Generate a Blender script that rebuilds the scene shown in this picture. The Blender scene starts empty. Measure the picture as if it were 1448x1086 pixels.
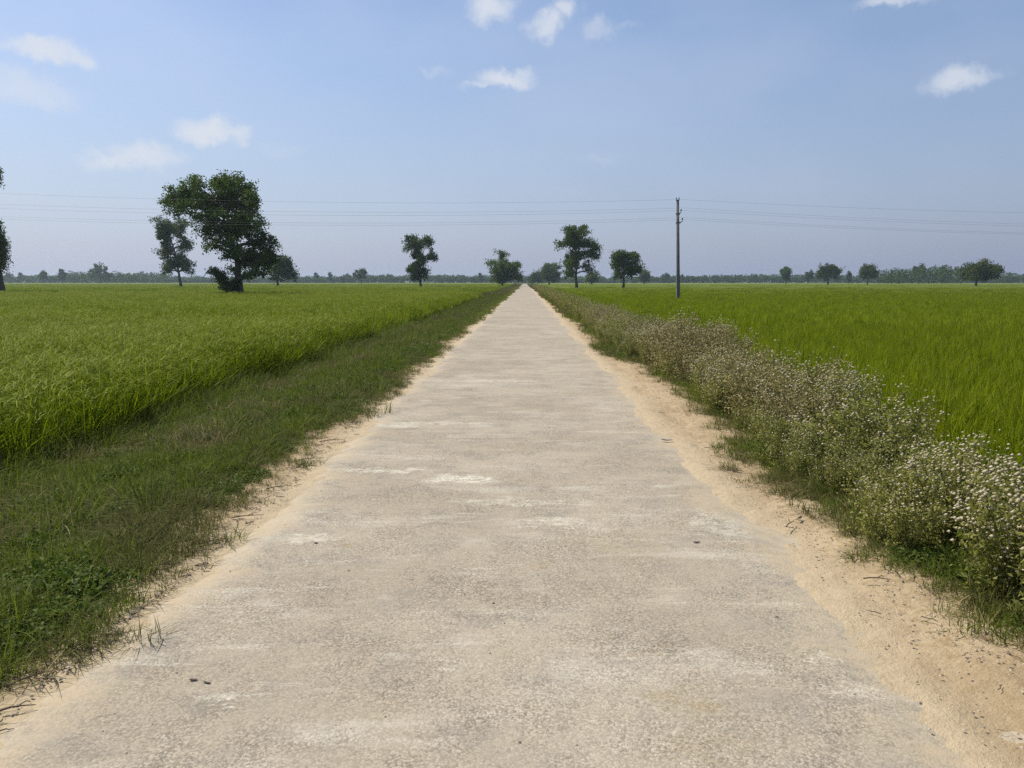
import bpy, math, random
import numpy as np
from mathutils import Vector, Matrix, noise as mnoise

rng = np.random.default_rng(7)
R = math.radians
scene = bpy.context.scene
C = scene.collection

# ------------------------------------------------------------------ camera
W0, H0, F0 = 1448, 1086, 1088.0
HORIZON = 398.5
PITCH = math.atan((543 - HORIZON) / F0)
YAW = R(0.94)
CAM_H = 1.65
cam_data = bpy.data.cameras.new('camera')
cam_data.sensor_width = 36.0
cam_data.lens = 36.0 * F0 / W0
cam_data.clip_start = 0.05
cam_data.clip_end = 20000
cam = bpy.data.objects.new('camera', cam_data)
cam.location = (0, 0, CAM_H)
cam.rotation_euler = (math.pi / 2 - PITCH, 0, YAW)
C.objects.link(cam)
scene.camera = cam
CAM_R = cam.rotation_euler.to_matrix()

def ray(px, py):
    return (CAM_R @ Vector((px - W0 / 2, H0 / 2 - py, -F0))).normalized()

def on_ground(px, py, z=0.0):
    d = ray(px, py)
    t = (z - CAM_H) / d.z
    return (d.x * t, d.y * t)

def at_dist(px, D):
    d = ray(px, HORIZON)
    k = D / (d.x * -math.sin(YAW) + d.y * math.cos(YAW))      # D is depth along the view
    return (d.x * k, d.y * k)

def height_at(py, D):
    d = HORIZON - py
    sp, cp = math.sin(PITCH), math.cos(PITCH)
    return CAM_H + d * cp * cp * D / (F0 + d * sp * cp)

# ------------------------------------------------------------------ tagging
def tag(o, label=None, cat=None, group=None, kind=None):
    if label: o['label'] = label
    if cat: o['category'] = cat
    if group: o['group'] = group
    if kind: o['kind'] = kind
    return o

def empty(name, loc, rz=0.0, s=1.0):
    o = bpy.data.objects.new(name, None)
    o.location = loc
    o.rotation_euler = (0, 0, rz)
    o.scale = (s, s, s)
    C.objects.link(o)
    return o

def link(name, me, parent=None, loc=(0, 0, 0), rz=0.0, s=1.0):
    o = bpy.data.objects.new(name, me)
    o.location = loc
    o.rotation_euler = (0, 0, rz)
    o.scale = (s, s, s)
    if parent: o.parent = parent
    C.objects.link(o)
    return o

# ------------------------------------------------------------------ mesh helpers
def make_mesh(name, verts, quads, mat=None, tint=None, tris=None, smooth=False):
    verts = np.asarray(verts, dtype=np.float32).reshape(-1, 3)
    quads = np.asarray(quads, dtype=np.int32).reshape(-1, 4) if quads is not None and len(quads) else np.zeros((0, 4), np.int32)
    tris = np.asarray(tris, dtype=np.int32).reshape(-1, 3) if tris is not None and len(tris) else np.zeros((0, 3), np.int32)
    me = bpy.data.meshes.new(name)
    me.vertices.add(len(verts))
    me.vertices.foreach_set('co', verts.ravel())
    nl = quads.size + tris.size
    if nl:
        me.loops.add(nl)
        me.loops.foreach_set('vertex_index', np.concatenate([quads.ravel(), tris.ravel()]))
        me.polygons.add(len(quads) + len(tris))
        st = np.concatenate([np.arange(len(quads)) * 4, quads.size + np.arange(len(tris)) * 3]).astype(np.int32)
        me.polygons.foreach_set('loop_start', st)
    me.update(calc_edges=True)
    if smooth and nl:
        me.polygons.foreach_set('use_smooth', np.ones(len(me.polygons), dtype=bool))
    if tint is not None:
        a = me.attributes.new('tint', 'FLOAT', 'POINT')
        a.data.foreach_set('value', np.asarray(tint, dtype=np.float32))
    if mat: me.materials.append(mat)
    me.validate()
    return me

def ribbons(base, az, L, lean, droop, w, seg=4, twist=None, tint=None, kink=None):
    """many curved blades at once; returns verts, quads, tint"""
    n = len(L)
    t = np.linspace(0, 1, seg + 1)[None, :]
    out = L[:, None] * (lean[:, None] * t + droop[:, None] * t ** 2.2)
    up = L[:, None] * (t * np.sqrt(np.clip(1 - lean[:, None] ** 2, .05, 1)) - (droop[:, None] ** 1.3) * .55 * t ** 3)
    d = np.stack([np.cos(az), np.sin(az)], 1)
    tw = az + math.pi / 2 + (twist if twist is not None else 0)
    s = np.stack([np.cos(tw), np.sin(tw)], 1)
    ww = w[:, None] * (1 - t ** 2.0 * .93) * .5
    ctr = np.zeros((n, seg + 1, 3))
    ctr[..., 0] = base[:, 0, None] + d[:, 0, None] * out
    ctr[..., 1] = base[:, 1, None] + d[:, 1, None] * out
    ctr[..., 2] = base[:, 2, None] + up
    off = np.zeros((n, seg + 1, 3))
    off[..., 0] = s[:, 0, None] * ww
    off[..., 1] = s[:, 1, None] * ww
    v = np.stack([ctr - off, ctr + off], 2).reshape(-1, 3)
    k = np.arange(seg)
    one = np.stack([2 * k, 2 * k + 1, 2 * k + 3, 2 * k + 2], 1)
    q = (np.arange(n)[:, None, None] * (2 * (seg + 1)) + one[None]).reshape(-1, 4)
    tt = np.repeat(tint if tint is not None else rng.random(n), 2 * (seg + 1))
    return v, q, tt

def rand_dirs(n, up=0.0):
    v = rng.normal(size=(n, 3))
    v[:, 2] += up
    return v / np.linalg.norm(v, axis=1, keepdims=True)

def leaf_quads(pos, size, up=.5, aspect=.5, tint=None, droop=0.0):
    """folded diamond leaves, 4 verts each"""
    n = len(pos)
    nrm = rand_dirs(n, up)
    a = rng.normal(size=(n, 3)); a[:, 2] -= droop
    a -= nrm * (a * nrm).sum(1, keepdims=True)
    a /= np.linalg.norm(a, axis=1, keepdims=True) + 1e-9
    b = np.cross(nrm, a)
    s = size[:, None]
    p0 = pos - a * s * .5
    p2 = pos + a * s * .5 - nrm * s * .12
    p1 = pos + b * s * aspect * .5 + nrm * s * .10
    p3 = pos - b * s * aspect * .5 + nrm * s * .10
    v = np.stack([p0, p1, p2, p3], 1).reshape(-1, 3)
    q = np.arange(n * 4).reshape(-1, 4)
    t = np.repeat(tint if tint is not None else rng.random(n), 4)
    return v, q, t

def tubes(paths, sides=6):
    """paths: list of (points Nx3, radii N)"""
    V, Q, o = [], [], 0
    ang = np.linspace(0, 2 * math.pi, sides, endpoint=False)
    for pts, rad in paths:
        pts = np.asarray(pts, float); rad = np.asarray(rad, float)
        n = len(pts)
        tan = np.gradient(pts, axis=0)
        tan /= np.linalg.norm(tan, axis=1, keepdims=True) + 1e-9
        ref = np.array([1.0, 0.13, 0.07]) if abs(tan[:, 0]).mean() < .8 else np.array([0.1, 1.0, 0.1])
        u = np.cross(tan, ref); u /= np.linalg.norm(u, axis=1, keepdims=True) + 1e-9
        w = np.cross(tan, u)
        ring = pts[:, None, :] + rad[:, None, None] * (np.cos(ang)[None, :, None] * u[:, None, :] + np.sin(ang)[None, :, None] * w[:, None, :])
        V.append(ring.reshape(-1, 3))
        i = np.arange(n - 1)[:, None] * sides
        j = np.arange(sides)[None, :]
        jn = (j + 1) % sides
        Q.append(np.stack([i + j, i + jn, i + sides + jn, i + sides + j], -1).reshape(-1, 4) + o)
        o += n * sides
    return np.concatenate(V), np.concatenate(Q)

class Acc:
    def __init__(s): s.v, s.q, s.t, s.n = [], [], [], 0
    def add(s, v, q, t):
        s.v.append(v); s.q.append(q + s.n); s.t.append(t); s.n += len(v)
    def mesh(s, name, mat, smooth=False):
        return make_mesh(name, np.concatenate(s.v), np.concatenate(s.q), mat, np.concatenate(s.t), smooth=smooth)

def curve_pts(p0, p1, n=6, sag=0.0, wob=0.0):
    t = np.linspace(0, 1, n)[:, None]
    p = np.asarray(p0) * (1 - t) + np.asarray(p1) * t
    p[:, 2] += sag * (np.sin(t[:, 0] * math.pi))
    if wob: p[1:-1] += rng.normal(size=(n - 2, 3)) * wob
    return p

# ------------------------------------------------------------------ materials
def new_mat(name):
    m = bpy.data.materials.new(name)
    m.use_nodes = True
    nt = m.node_tree
    nt.nodes.clear()
    return m, nt, nt.nodes, nt.links

def N(nt, typ, **kw):
    n = nt.nodes.new(typ)
    for k, v in kw.items():
        setattr(n, k, v)
    return n

def setin(n, **kw):
    for k, v in kw.items():
        n.inputs[k.replace('_', ' ')].default_value = v

def leaf_mat(name, c0, c1, trans=.3, rough=.55, tcol=None, spec=.1):
    m, nt, nd, lk = new_mat(name)
    att = N(nt, 'ShaderNodeAttribute', attribute_name='tint')
    oi = N(nt, 'ShaderNodeObjectInfo')
    add = N(nt, 'ShaderNodeMath', operation='MULTIPLY_ADD')
    lk.new(oi.outputs['Random'], add.inputs[0]); add.inputs[1].default_value = .4
    lk.new(att.outputs['Fac'], add.inputs[2])
    sub = N(nt, 'ShaderNodeMath', operation='SUBTRACT', use_clamp=True)
    lk.new(add.outputs[0], sub.inputs[0]); sub.inputs[1].default_value = .2
    ramp = N(nt, 'ShaderNodeMix', data_type='RGBA')
    lk.new(sub.outputs[0], ramp.inputs['Factor'])
    ramp.inputs['A'].default_value = (*c0, 1); ramp.inputs['B'].default_value = (*c1, 1)
    p = N(nt, 'ShaderNodeBsdfPrincipled')
    lk.new(ramp.outputs['Result'], p.inputs['Base Color'])
    p.inputs['Roughness'].default_value = rough
    p.inputs['Specular IOR Level'].default_value = spec
    tr = N(nt, 'ShaderNodeBsdfTranslucent')
    if tcol:
        mul = N(nt, 'ShaderNodeMix', data_type='RGBA', blend_type='MULTIPLY')
        mul.inputs['Factor'].default_value = 1
        lk.new(ramp.outputs['Result'], mul.inputs['A']); mul.inputs['B'].default_value = (*tcol, 1)
        lk.new(mul.outputs['Result'], tr.inputs['Color'])
    else:
        lk.new(ramp.outputs['Result'], tr.inputs['Color'])
    mx = N(nt, 'ShaderNodeMixShader')
    mx.inputs[0].default_value = trans
    lk.new(p.outputs[0], mx.inputs[1]); lk.new(tr.outputs[0], mx.inputs[2])
    out = N(nt, 'ShaderNodeOutputMaterial')
    lk.new(mx.outputs[0], out.inputs['Surface'])
    return m

def noise_node(nt, scale, detail=5, rough=.6, vec=None, dist=0.0):
    n = N(nt, 'ShaderNodeTexNoise')
    setin(n, Scale=scale, Detail=detail, Roughness=rough, Distortion=dist)
    if vec is not None: nt.links.new(vec, n.inputs['Vector'])
    return n

def maprange(nt, src, a, b, c=0.0, d=1.0, smooth=True):
    n = N(nt, 'ShaderNodeMapRange', interpolation_type='SMOOTHSTEP' if smooth else 'LINEAR')
    nt.links.new(src, n.inputs['Value'])
    setin(n, From_Min=a, From_Max=b, To_Min=c, To_Max=d)
    return n.outputs['Result']

def mixc(nt, fac, a, b, blend='MIX'):
    n = N(nt, 'ShaderNodeMix', data_type='RGBA', blend_type=blend)
    for key, val in (('Factor', fac), ('A', a), ('B', b)):
        if isinstance(val, (int, float)): n.inputs[key].default_value = val
        elif isinstance(val, tuple): n.inputs[key].default_value = (*val, 1)
        else: nt.links.new(val, n.inputs[key])
    return n.outputs['Result']

def mth(nt, op, a, b=None, clamp=False):
    n = N(nt, 'ShaderNodeMath', operation=op, use_clamp=clamp)
    for i, v in enumerate((a, b)):
        if v is None: continue
        if isinstance(v, (int, float)): n.inputs[i].default_value = v
        else: nt.links.new(v, n.inputs[i])
    return n.outputs[0]

def mapping(nt, vec, scale=(1, 1, 1), loc=(0, 0, 0), rot=(0, 0, 0), typ='POINT'):
    n = N(nt, 'ShaderNodeMapping', vector_type=typ)
    nt.links.new(vec, n.inputs['Vector'])
    n.inputs['Scale'].default_value = scale
    n.inputs['Location'].default_value = loc
    n.inputs['Rotation'].default_value = rot
    return n.outputs[0]

def bark_mat(name, c0, c1):
    m, nt, nd, lk = new_mat(name)
    tc = N(nt, 'ShaderNodeTexCoord')
    nz = noise_node(nt, 3.0, 6, .65, mapping(nt, tc.outputs['Object'], (3, 3, .7)))
    col = mixc(nt, nz.outputs['Fac'], c0, c1)
    p = N(nt, 'ShaderNodeBsdfPrincipled')
    lk.new(col, p.inputs['Base Color']); p.inputs['Roughness'].default_value = .9
    b = N(nt, 'ShaderNodeBump'); setin(b, Strength=.6, Distance=.05)
    lk.new(nz.outputs['Fac'], b.inputs['Height']); lk.new(b.outputs[0], p.inputs['Normal'])
    out = N(nt, 'ShaderNodeOutputMaterial'); lk.new(p.outputs[0], out.inputs['Surface'])
    return m

def plain_mat(name, col, rough=.7, metal=0.0):
    m, nt, nd, lk = new_mat(name)
    tc = N(nt, 'ShaderNodeTexCoord')
    nz = noise_node(nt, 9.0, 5, .6, tc.outputs['Object'])
    c = mixc(nt, maprange(nt, nz.outputs['Fac'], .3, .7), tuple(x * .75 for x in col), tuple(min(1, x * 1.2) for x in col))
    p = N(nt, 'ShaderNodeBsdfPrincipled')
    lk.new(c, p.inputs['Base Color']); p.inputs['Roughness'].default_value = rough; p.inputs['Metallic'].default_value = metal
    out = N(nt, 'ShaderNodeOutputMaterial'); lk.new(p.outputs[0], out.inputs['Surface'])
    return m

M_BARK = bark_mat('bark', (.05, .04, .03), (.13, .105, .08))
M_LEAF = leaf_mat('dark_leaf', (.028, .058, .010), (.125, .170, .028), .32, .5, (1.0, 1.15, .5))
M_LEAF_OLIVE = leaf_mat('olive_leaf', (.050, .082, .018), (.150, .150, .040), .3, .55, (1.0, 1.1, .6))
M_LEAF_GREY = leaf_mat('grey_leaf', (.048, .075, .022), (.120, .155, .050), .3, .5, (1.0, 1.1, .6))
M_RICE_Y = leaf_mat('ripening_rice', (.070, .118, .004), (.265, .310, .014), .45, .5, (1.1, 1.15, .45))
M_RICE_G = leaf_mat('young_rice', (.095, .130, .003), (.305, .335, .014), .45, .5, (1.05, 1.2, .4))
M_PANICLE = leaf_mat('rice_panicle', (.140, .178, .006), (.255, .295, .028), .3, .6)
M_GRASS = leaf_mat('verge_grass', (.078, .104, .013), (.185, .210, .042), .4, .6, (1.0, 1.15, .5))
M_GRASS_OLIVE = leaf_mat('olive_grass', (.098, .108, .028), (.195, .185, .062), .35, .65)
M_CREEP = leaf_mat('creeping_weed', (.050, .085, .014), (.130, .170, .040), .3, .55, (1.0, 1.15, .5))
M_STRAW = leaf_mat('dry_straw', (.19, .145, .06), (.38, .30, .15), .2, .7)
M_WEED = leaf_mat('weed_leaf', (.160, .172, .038), (.385, .370, .125), .42, .6, (1.0, 1.1, .6))
M_WEED_DRY = leaf_mat('weed_leaf_dry', (.195, .165, .058), (.395, .335, .145), .25, .7)
M_STEM = leaf_mat('weed_stem', (.11, .125, .040), (.21, .205, .085), .1, .7)
M_FLOWER = leaf_mat('weed_flower', (.40, .345, .205), (.66, .60, .42), .2, .7)
M_TWIG = plain_mat('dry_twig', (.10, .07, .045), .9)
M_DEADLEAF = plain_mat('dead_leaf', (.045, .035, .028), .8)

# ------------------------------------------------------------------ edges (metres from the camera line, along the road)
def sstep(a, b, x):
    t = np.clip((x - a) / (b - a), 0, 1)
    return t * t * (3 - 2 * t)

def wob(y, seed, amps=((.10, 7.3), (.07, 3.1), (.045, 1.25), (.03, .52))):
    y = np.asarray(y, float)
    r = np.zeros_like(y)
    for k, (a, wl) in enumerate(amps):
        r = r + a * np.sin(y * 2 * math.pi / wl + seed * 1.7 + k * 2.3 + .8 * np.sin(y / wl * 1.3 + seed))
    return r
def conc_l(y): return -1.86 + .55 * wob(y, 1)
def conc_r(y): return 1.58 + .55 * wob(y, 2)
def grass_l(y):
    y = np.asarray(y, float)
    return -2.08 + .10 * sstep(4, 10, y) + .9 * wob(y, 3)
def grass_r(y):
    y = np.asarray(y, float)
    return 2.06 + wob(y, 4) + .14 * np.exp(-((y - 3) / 2.2) ** 2) + .35 * np.exp(-((y - 12.5) / 2.5) ** 2) - .3 * np.exp(-((y - 19) / 3) ** 2)
RICE_L, RICE_R = -5.35, 4.45
FIELD_L, FIELD_R = -.34, -.34

def sstep(a, b, x):
    t = np.clip((x - a) / (b - a), 0, 1)
    return t * t * (3 - 2 * t)

def ground_z(X, Y):
    """smooth terrain profile across the road"""
    gl, gr = -2.15, 2.1
    z = np.zeros_like(X)
    left = -.10 * sstep(gl - .1, gl - 1.3, X) + (-.24) * sstep(gl - 1.2, gl - 3.0, X)
    left += .03 * np.exp(-((X - (gl - .45)) / .3) ** 2)
    right = -.06 * sstep(gr + .1, gr + 1.0, X) + (-.28) * sstep(gr + 1.2, gr + 2.5, X)
    return np.where(X < 0, left, right)

def fbm(X, Y, scale, oct=4, seed=0.0):
    f = np.empty(X.size)
    for i, (x, y) in enumerate(zip(X.ravel(), Y.ravel())):
        f[i] = mnoise.fractal(Vector((x * scale + seed, y * scale - seed, seed * .37)), .6, 2.0, oct)
    return f.reshape(X.shape)

# ------------------------------------------------------------------ ground sheet
def grid_mesh(name, xs, ys, zfun, mat, attrs=None):
    X, Y = np.meshgrid(xs, ys)
    Z = zfun(X, Y)
    v = np.stack([X, Y, Z], -1).reshape(-1, 3)
    ny, nx = X.shape
    i = np.arange(ny - 1)[:, None] * nx + np.arange(nx - 1)[None]
    q = np.stack([i, i + 1, i + nx + 1, i + nx], -1).reshape(-1, 4)
    me = make_mesh(name, v, q, mat, smooth=True)
    for k, f in (attrs or {}).items():
        a = me.attributes.new(k, 'FLOAT', 'POINT')
        a.data.foreach_set('value', f(X, Y).astype(np.float32).ravel())
    return me

def prog(a, b, n, p=1.6):
    return a + (b - a) * (np.linspace(0, 1, n) ** p)

# ground material ----------------------------------------------------
def ground_material():
    m, nt, nd, lk = new_mat('earth')
    tc = N(nt, 'ShaderNodeTexCoord'); P = tc.outputs['Object']
    dirt = N(nt, 'ShaderNodeAttribute', attribute_name='dirt').outputs['Fac']
    n1 = noise_node(nt, 1.3, 6, .65, P); n2 = noise_node(nt, 14, 6, .7, P); n3 = noise_node(nt, 90, 3, .6, P)
    # sandy shoulder
    sand = mixc(nt, maprange(nt, n1.outputs['Fac'], .35, .65), (.43, .34, .235), (.54, .445, .325))
    sand = mixc(nt, maprange(nt, n2.outputs['Fac'], .42, .66), sand, (.38, .285, .185))
    sand = mixc(nt, maprange(nt, n3.outputs['Fac'], .58, .72, 0, .6), sand, (.26, .19, .12))
    sand = mixc(nt, maprange(nt, n3.outputs['Fac'], .42, .32, 0, .4), sand, (.66, .56, .42))
    # soil under the grass
    soil = mixc(nt, maprange(nt, n2.outputs['Fac'], .3, .7), (.075, .062, .036), (.18, .135, .08))
    soil = mixc(nt, maprange(nt, n1.outputs['Fac'], .45, .65, 0, .7), soil, (.075, .080, .030))
    dust = N(nt, 'ShaderNodeAttribute', attribute_name='dust').outputs['Fac']
    sand = mixc(nt, mth(nt, 'MULTIPLY', dust, maprange(nt, n2.outputs['Fac'], .3, .6, .3, 1)), sand, (.56, .475, .36))
    d = mth(nt, 'ADD', dirt, mth(nt, 'MULTIPLY', mth(nt, 'SUBTRACT', n2.outputs['Fac'], .5), .9))
    col = mixc(nt, maprange(nt, d, .35, .62), soil, sand)
    far = N(nt, 'ShaderNodeAttribute', attribute_name='far').outputs['Fac']
    nf = noise_node(nt, .02, 4, .6, P)
    pasture = mixc(nt, maprange(nt, nf.outputs['Fac'], .4, .6), (.075, .115, .030), (.12, .15, .045))
    col = mixc(nt, 1.0, col, (.85, .815, .70), 'MULTIPLY')
    col = mixc(nt, far, col, pasture)
    p = N(nt, 'ShaderNodeBsdfPrincipled'); p.inputs['Roughness'].default_value = .95
    p.inputs['Specular IOR Level'].default_value = .15
    lk.new(col, p.inputs['Base Color'])
    h = mth(nt, 'ADD', mth(nt, 'MULTIPLY', n2.outputs['Fac'], .06), mth(nt, 'MULTIPLY', n3.outputs['Fac'], .012))
    b = N(nt, 'ShaderNodeBump'); setin(b, Strength=.55, Distance=1.0)
    lk.new(h, b.inputs['Height']); lk.new(b.outputs[0], p.inputs['Normal'])
    out = N(nt, 'ShaderNodeOutputMaterial'); lk.new(p.outputs[0], out.inputs['Surface'])
    return m

xs = np.concatenate([-prog(9, 6000, 24, 3)[::-1], np.arange(-8.9, -2.75, .13), np.arange(-2.7, -1.35, .05), np.arange(-1.3, 1.2, .3), np.arange(1.2, 2.75, .05), np.arange(2.8, 8.95, .13), prog(9, 6000, 24, 3)])
ys = np.concatenate([-prog(4, 600, 12, 2.5)[::-1], np.arange(-3.9, 1.5, .25), np.arange(1.5, 10, .05), np.arange(10, 18, .12), np.arange(18, 60, .4), np.arange(60, 300, 3), prog(300, 6500, 22, 2.2)])
def gz(X, Y):
    z = ground_z(X, Y)
    near = (np.abs(X) < 9) & (Y > -5) & (Y < 60)
    f = np.zeros_like(X)
    f[near] = fbm(X[near], Y[near], 1.6, 4, 3.1)
    f2 = np.zeros_like(X)
    f2[near] = fbm(X[near], Y[near], 7.0, 3, 9.1)
    off = np.abs(X) - 1.55
    amp = sstep(-.35, .1, off)
    z = z + amp * (f * .020 + f2 * .011)
    # shallow worn rut along the right sandy shoulder, level under the slab
    z = z - .018 * np.exp(-((X - 1.85) / .14) ** 2)
    inside = sstep(.12, -.12, np.maximum(X - conc_r(Y), conc_l(Y) - X))
    return z - .05 * sstep(.10, .45, -np.maximum(X - conc_r(Y), conc_l(Y) - X)) + 0 * inside
def dirt_attr(X, Y):
    e = np.minimum(X - grass_l(Y), grass_r(Y) - X)
    d = sstep(-.48, .02, e)
    return np.where(Y > 60, sstep(-.3, .3, e), d)
def far_attr(X, Y):
    return sstep(250, 420, np.maximum(np.abs(Y), np.abs(X)))
ground = link('ground', grid_mesh('ground', xs, ys, gz, ground_material(), {'dust': lambda X, Y: sstep(.34, .0, np.maximum(X - conc_r(Y), conc_l(Y) - X)), 'dirt': dirt_attr, 'far': far_attr}))
tag(ground, 'sandy earth shoulders and soil of the flat farmland', 'ground', kind='structure')

# ------------------------------------------------------------------ road
def road_material():
    m, nt, nd, lk = new_mat('worn_concrete')
    tc = N(nt, 'ShaderNodeTexCoord'); P = tc.outputs['Object']
    edge = N(nt, 'ShaderNodeAttribute', attribute_name='edge').outputs['Fac']
    big = noise_node(nt, .55, 5, .6, P)
    mid = noise_node(nt, 2.6, 7, .68, P)
    fine = noise_node(nt, 60, 4, .65, P)
    cross = noise_node(nt, 1.0, 6, .62, mapping(nt, P, (.75, 2.6, 1)), .6)
    cross2 = noise_node(nt, 1.0, 5, .6, mapping(nt, P, (1.6, 7.5, 1), (5, 3, 0)), .4)
    col = mixc(nt, maprange(nt, big.outputs['Fac'], .35, .65), (.425, .368, .285), (.505, .445, .350))
    col = mixc(nt, maprange(nt, mid.outputs['Fac'], .48, .72, 0, .65), col, (.335, .305, .265))
    col = mixc(nt, maprange(nt, mid.outputs['Fac'], .46, .30, 0, .5), col, (.47, .395, .295))
    # chalky scuffs that run across the slab
    c1 = maprange(nt, cross.outputs['Fac'], .54, .67, 0, .55)
    col = mixc(nt, c1, col, (.60, .55, .455))
    c2 = maprange(nt, cross2.outputs['Fac'], .57, .69, 0, .5)
    col = mixc(nt, c2, col, (.63, .585, .49))
    c3 = maprange(nt, cross2.outputs['Fac'], .42, .30, 0, .35)
    col = mixc(nt, c3, col, (.30, .265, .225))
    # stains and chalk patches with their own place on the slab
    dn = noise_node(nt, 5.0, 5, .7, P)
    vd = N(nt, 'ShaderNodeVectorMath', operation='SCALE'); vd.inputs['Scale'].default_value = .55
    sb = N(nt, 'ShaderNodeVectorMath', operation='SUBTRACT'); lk.new(dn.outputs['Color'], sb.inputs[0]); sb.inputs[1].default_value = (.5, .5, .5)
    lk.new(sb.outputs[0], vd.inputs[0])
    ad = N(nt, 'ShaderNodeVectorMath', operation='ADD'); lk.new(P, ad.inputs[0]); lk.new(vd.outputs[0], ad.inputs[1])
    brk = noise_node(nt, 11, 7, .78, mapping(nt, P, (.8, 1.5, 1)))
    for (px, py, rx, ry, colr, amt) in PATCHES:
        gx, gy = on_ground(px, py)
        v = mapping(nt, ad.outputs[0], (rx, ry, 50), (gx, gy, 0), (0, 0, 0), 'TEXTURE')
        ln = N(nt, 'ShaderNodeVectorMath', operation='LENGTH'); lk.new(v, ln.inputs[0])
        f = mth(nt, 'MULTIPLY', maprange(nt, ln.outputs['Value'], 1.15, .45), maprange(nt, brk.outputs['Fac'], .40, .58, .0, 1))
        col = mixc(nt, mth(nt, 'MULTIPLY', f, amt), col, colr)
    # exposed aggregate
    vo = N(nt, 'ShaderNodeTexVoronoi'); vo.inputs['Scale'].default_value = 98; 
    fd = noise_node(nt, 95, 3, .6, P)
    fsb = N(nt, 'ShaderNodeVectorMath', operation='SUBTRACT'); lk.new(fd.outputs['Color'], fsb.inputs[0]); fsb.inputs[1].default_value = (.5, .5, .5)
    fsc = N(nt, 'ShaderNodeVectorMath', operation='SCALE'); lk.new(fsb.outputs[0], fsc.inputs[0]); fsc.inputs['Scale'].default_value = .022
    fad = N(nt, 'ShaderNodeVectorMath', operation='ADD'); lk.new(P, fad.inputs[0]); lk.new(fsc.outputs[0], fad.inputs[1])
    lk.new(fad.outputs[0], vo.inputs['Vector'])
    vo2 = N(nt, 'ShaderNodeTexVoronoi'); vo2.inputs['Scale'].default_value = 55; lk.new(ad.outputs[0], vo2.inputs['Vector'])
    am = noise_node(nt, 1.7, 7, .78, P)
    agg = maprange(nt, am.outputs['Fac'], .34, .68, .24, .82)
    sepc = N(nt, 'ShaderNodeSeparateColor'); lk.new(vo.outputs['Color'], sepc.inputs[0])
    stone = maprange(nt, sepc.outputs['Red'], .0, 1.0, .62, 1.36, False)
    gap = maprange(nt, vo.outputs['Distance'], .42, .75, 1.0, .45)
    mulv = mth(nt, 'MULTIPLY', stone, gap)
    sep2 = N(nt, 'ShaderNodeSeparateColor'); lk.new(vo2.outputs['Color'], sep2.inputs[0])
    mulv = mth(nt, 'MULTIPLY', mulv, maprange(nt, sep2.outputs['Green'], .0, 1.0, .82, 1.17, False))
    dark = mixc(nt, 1.0, col, mulv, 'MULTIPLY')
    comb = N(nt, 'ShaderNodeCombineColor')
    for k in ('Red', 'Green', 'Blue'): lk.new(mulv, comb.inputs[k])
    dark = mixc(nt, 1.0, col, comb.outputs[0], 'MULTIPLY')
    col = mixc(nt, agg, col, dark)
    pk = mth(nt, 'MULTIPLY', maprange(nt, sep2.outputs['Blue'], .86, .90), maprange(nt, vo2.outputs['Distance'], .55, .25))
    col = mixc(nt, mth(nt, 'MULTIPLY', mth(nt, 'MULTIPLY', pk, agg), .6), col, (.13, .115, .095))
    pit = maprange(nt, fine.outputs['Fac'], .62, .74, 0, .55)
    col = mixc(nt, pit, col, (.16, .14, .115))
    # sand blown over the edges
    n4 = noise_node(nt, 17, 6, .7, P)
    e = mth(nt, 'ADD', edge, mth(nt, 'MULTIPLY', mth(nt, 'SUBTRACT', mid.outputs['Fac'], .5), .95))
    sand = mixc(nt, maprange(nt, mid.outputs['Fac'], .35, .65), (.54, .44, .305), (.60, .52, .395))
    col = mixc(nt, mth(nt, 'MULTIPLY', maprange(nt, e, .40, -.08, 0, 1.0), maprange(nt, n4.outputs['Fac'], .30, .58, .30, 1)), col, sand)
    col = mixc(nt, 1.0, col, (.825, .82, .79), 'MULTIPLY')
    p = N(nt, 'ShaderNodeBsdfPrincipled'); p.inputs['Roughness'].default_value = .9
    p.inputs['Specular IOR Level'].default_value = .1
    lk.new(col, p.inputs['Base Color'])
    hh = mth(nt, 'MULTIPLY', mth(nt, 'SUBTRACT', mth(nt, 'MULTIPLY', fine.outputs['Fac'], .5), vo.outputs['Distance']), mth(nt, 'MULTIPLY', agg, .008))
    hh = mth(nt, 'ADD', hh, mth(nt, 'MULTIPLY', mid.outputs['Fac'], .02))
    b = N(nt, 'ShaderNodeBump'); setin(b, Strength=.45, Distance=1.0)
    lk.new(hh, b.inputs['Height']); lk.new(b.outputs[0], p.inputs['Normal'])
    out = N(nt, 'ShaderNodeOutputMaterial'); lk.new(p.outputs[0], out.inputs['Surface'])
    return m

CHALK, TAN, GREY = (.78, .745, .62), (.40, .325, .205), (.30, .28, .25)
PATCHES = [(655, 681, .38, .17, CHALK, 1.0), (545, 668, .50, .13, CHALK, .75), (735, 712, .7, .10, CHALK, .5), (780, 742, .35, .10, CHALK, .6),
           (690, 540, 1.1, .25, CHALK, .5), (440, 765, .20, .08, CHALK, .6), (1020, 745, .20, .4, CHALK, .5), (320, 985, .06, .06, CHALK, .6), (1170, 940, .10, .04, CHALK, .8),
           (1230, 985, .16, .10, CHALK, .5), (620, 600, .7, .12, CHALK, .5), (560, 603, .35, .1, CHALK, .6),
           (491, 773, .09, .05, TAN, .8), (975, 1000, .13, .09, TAN, .7), (770, 803, .10, .07, TAN, .6), (935, 925, .09, .06, TAN, .55),
           (880, 775, .35, .4, TAN, .35), (1000, 1060, .2, .1, TAN, .4)]
xr = np.concatenate([np.arange(-2.4, -1.4, .04), np.arange(-1.4, 1.2, .13), np.arange(1.2, 2.25, .04)])
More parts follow.
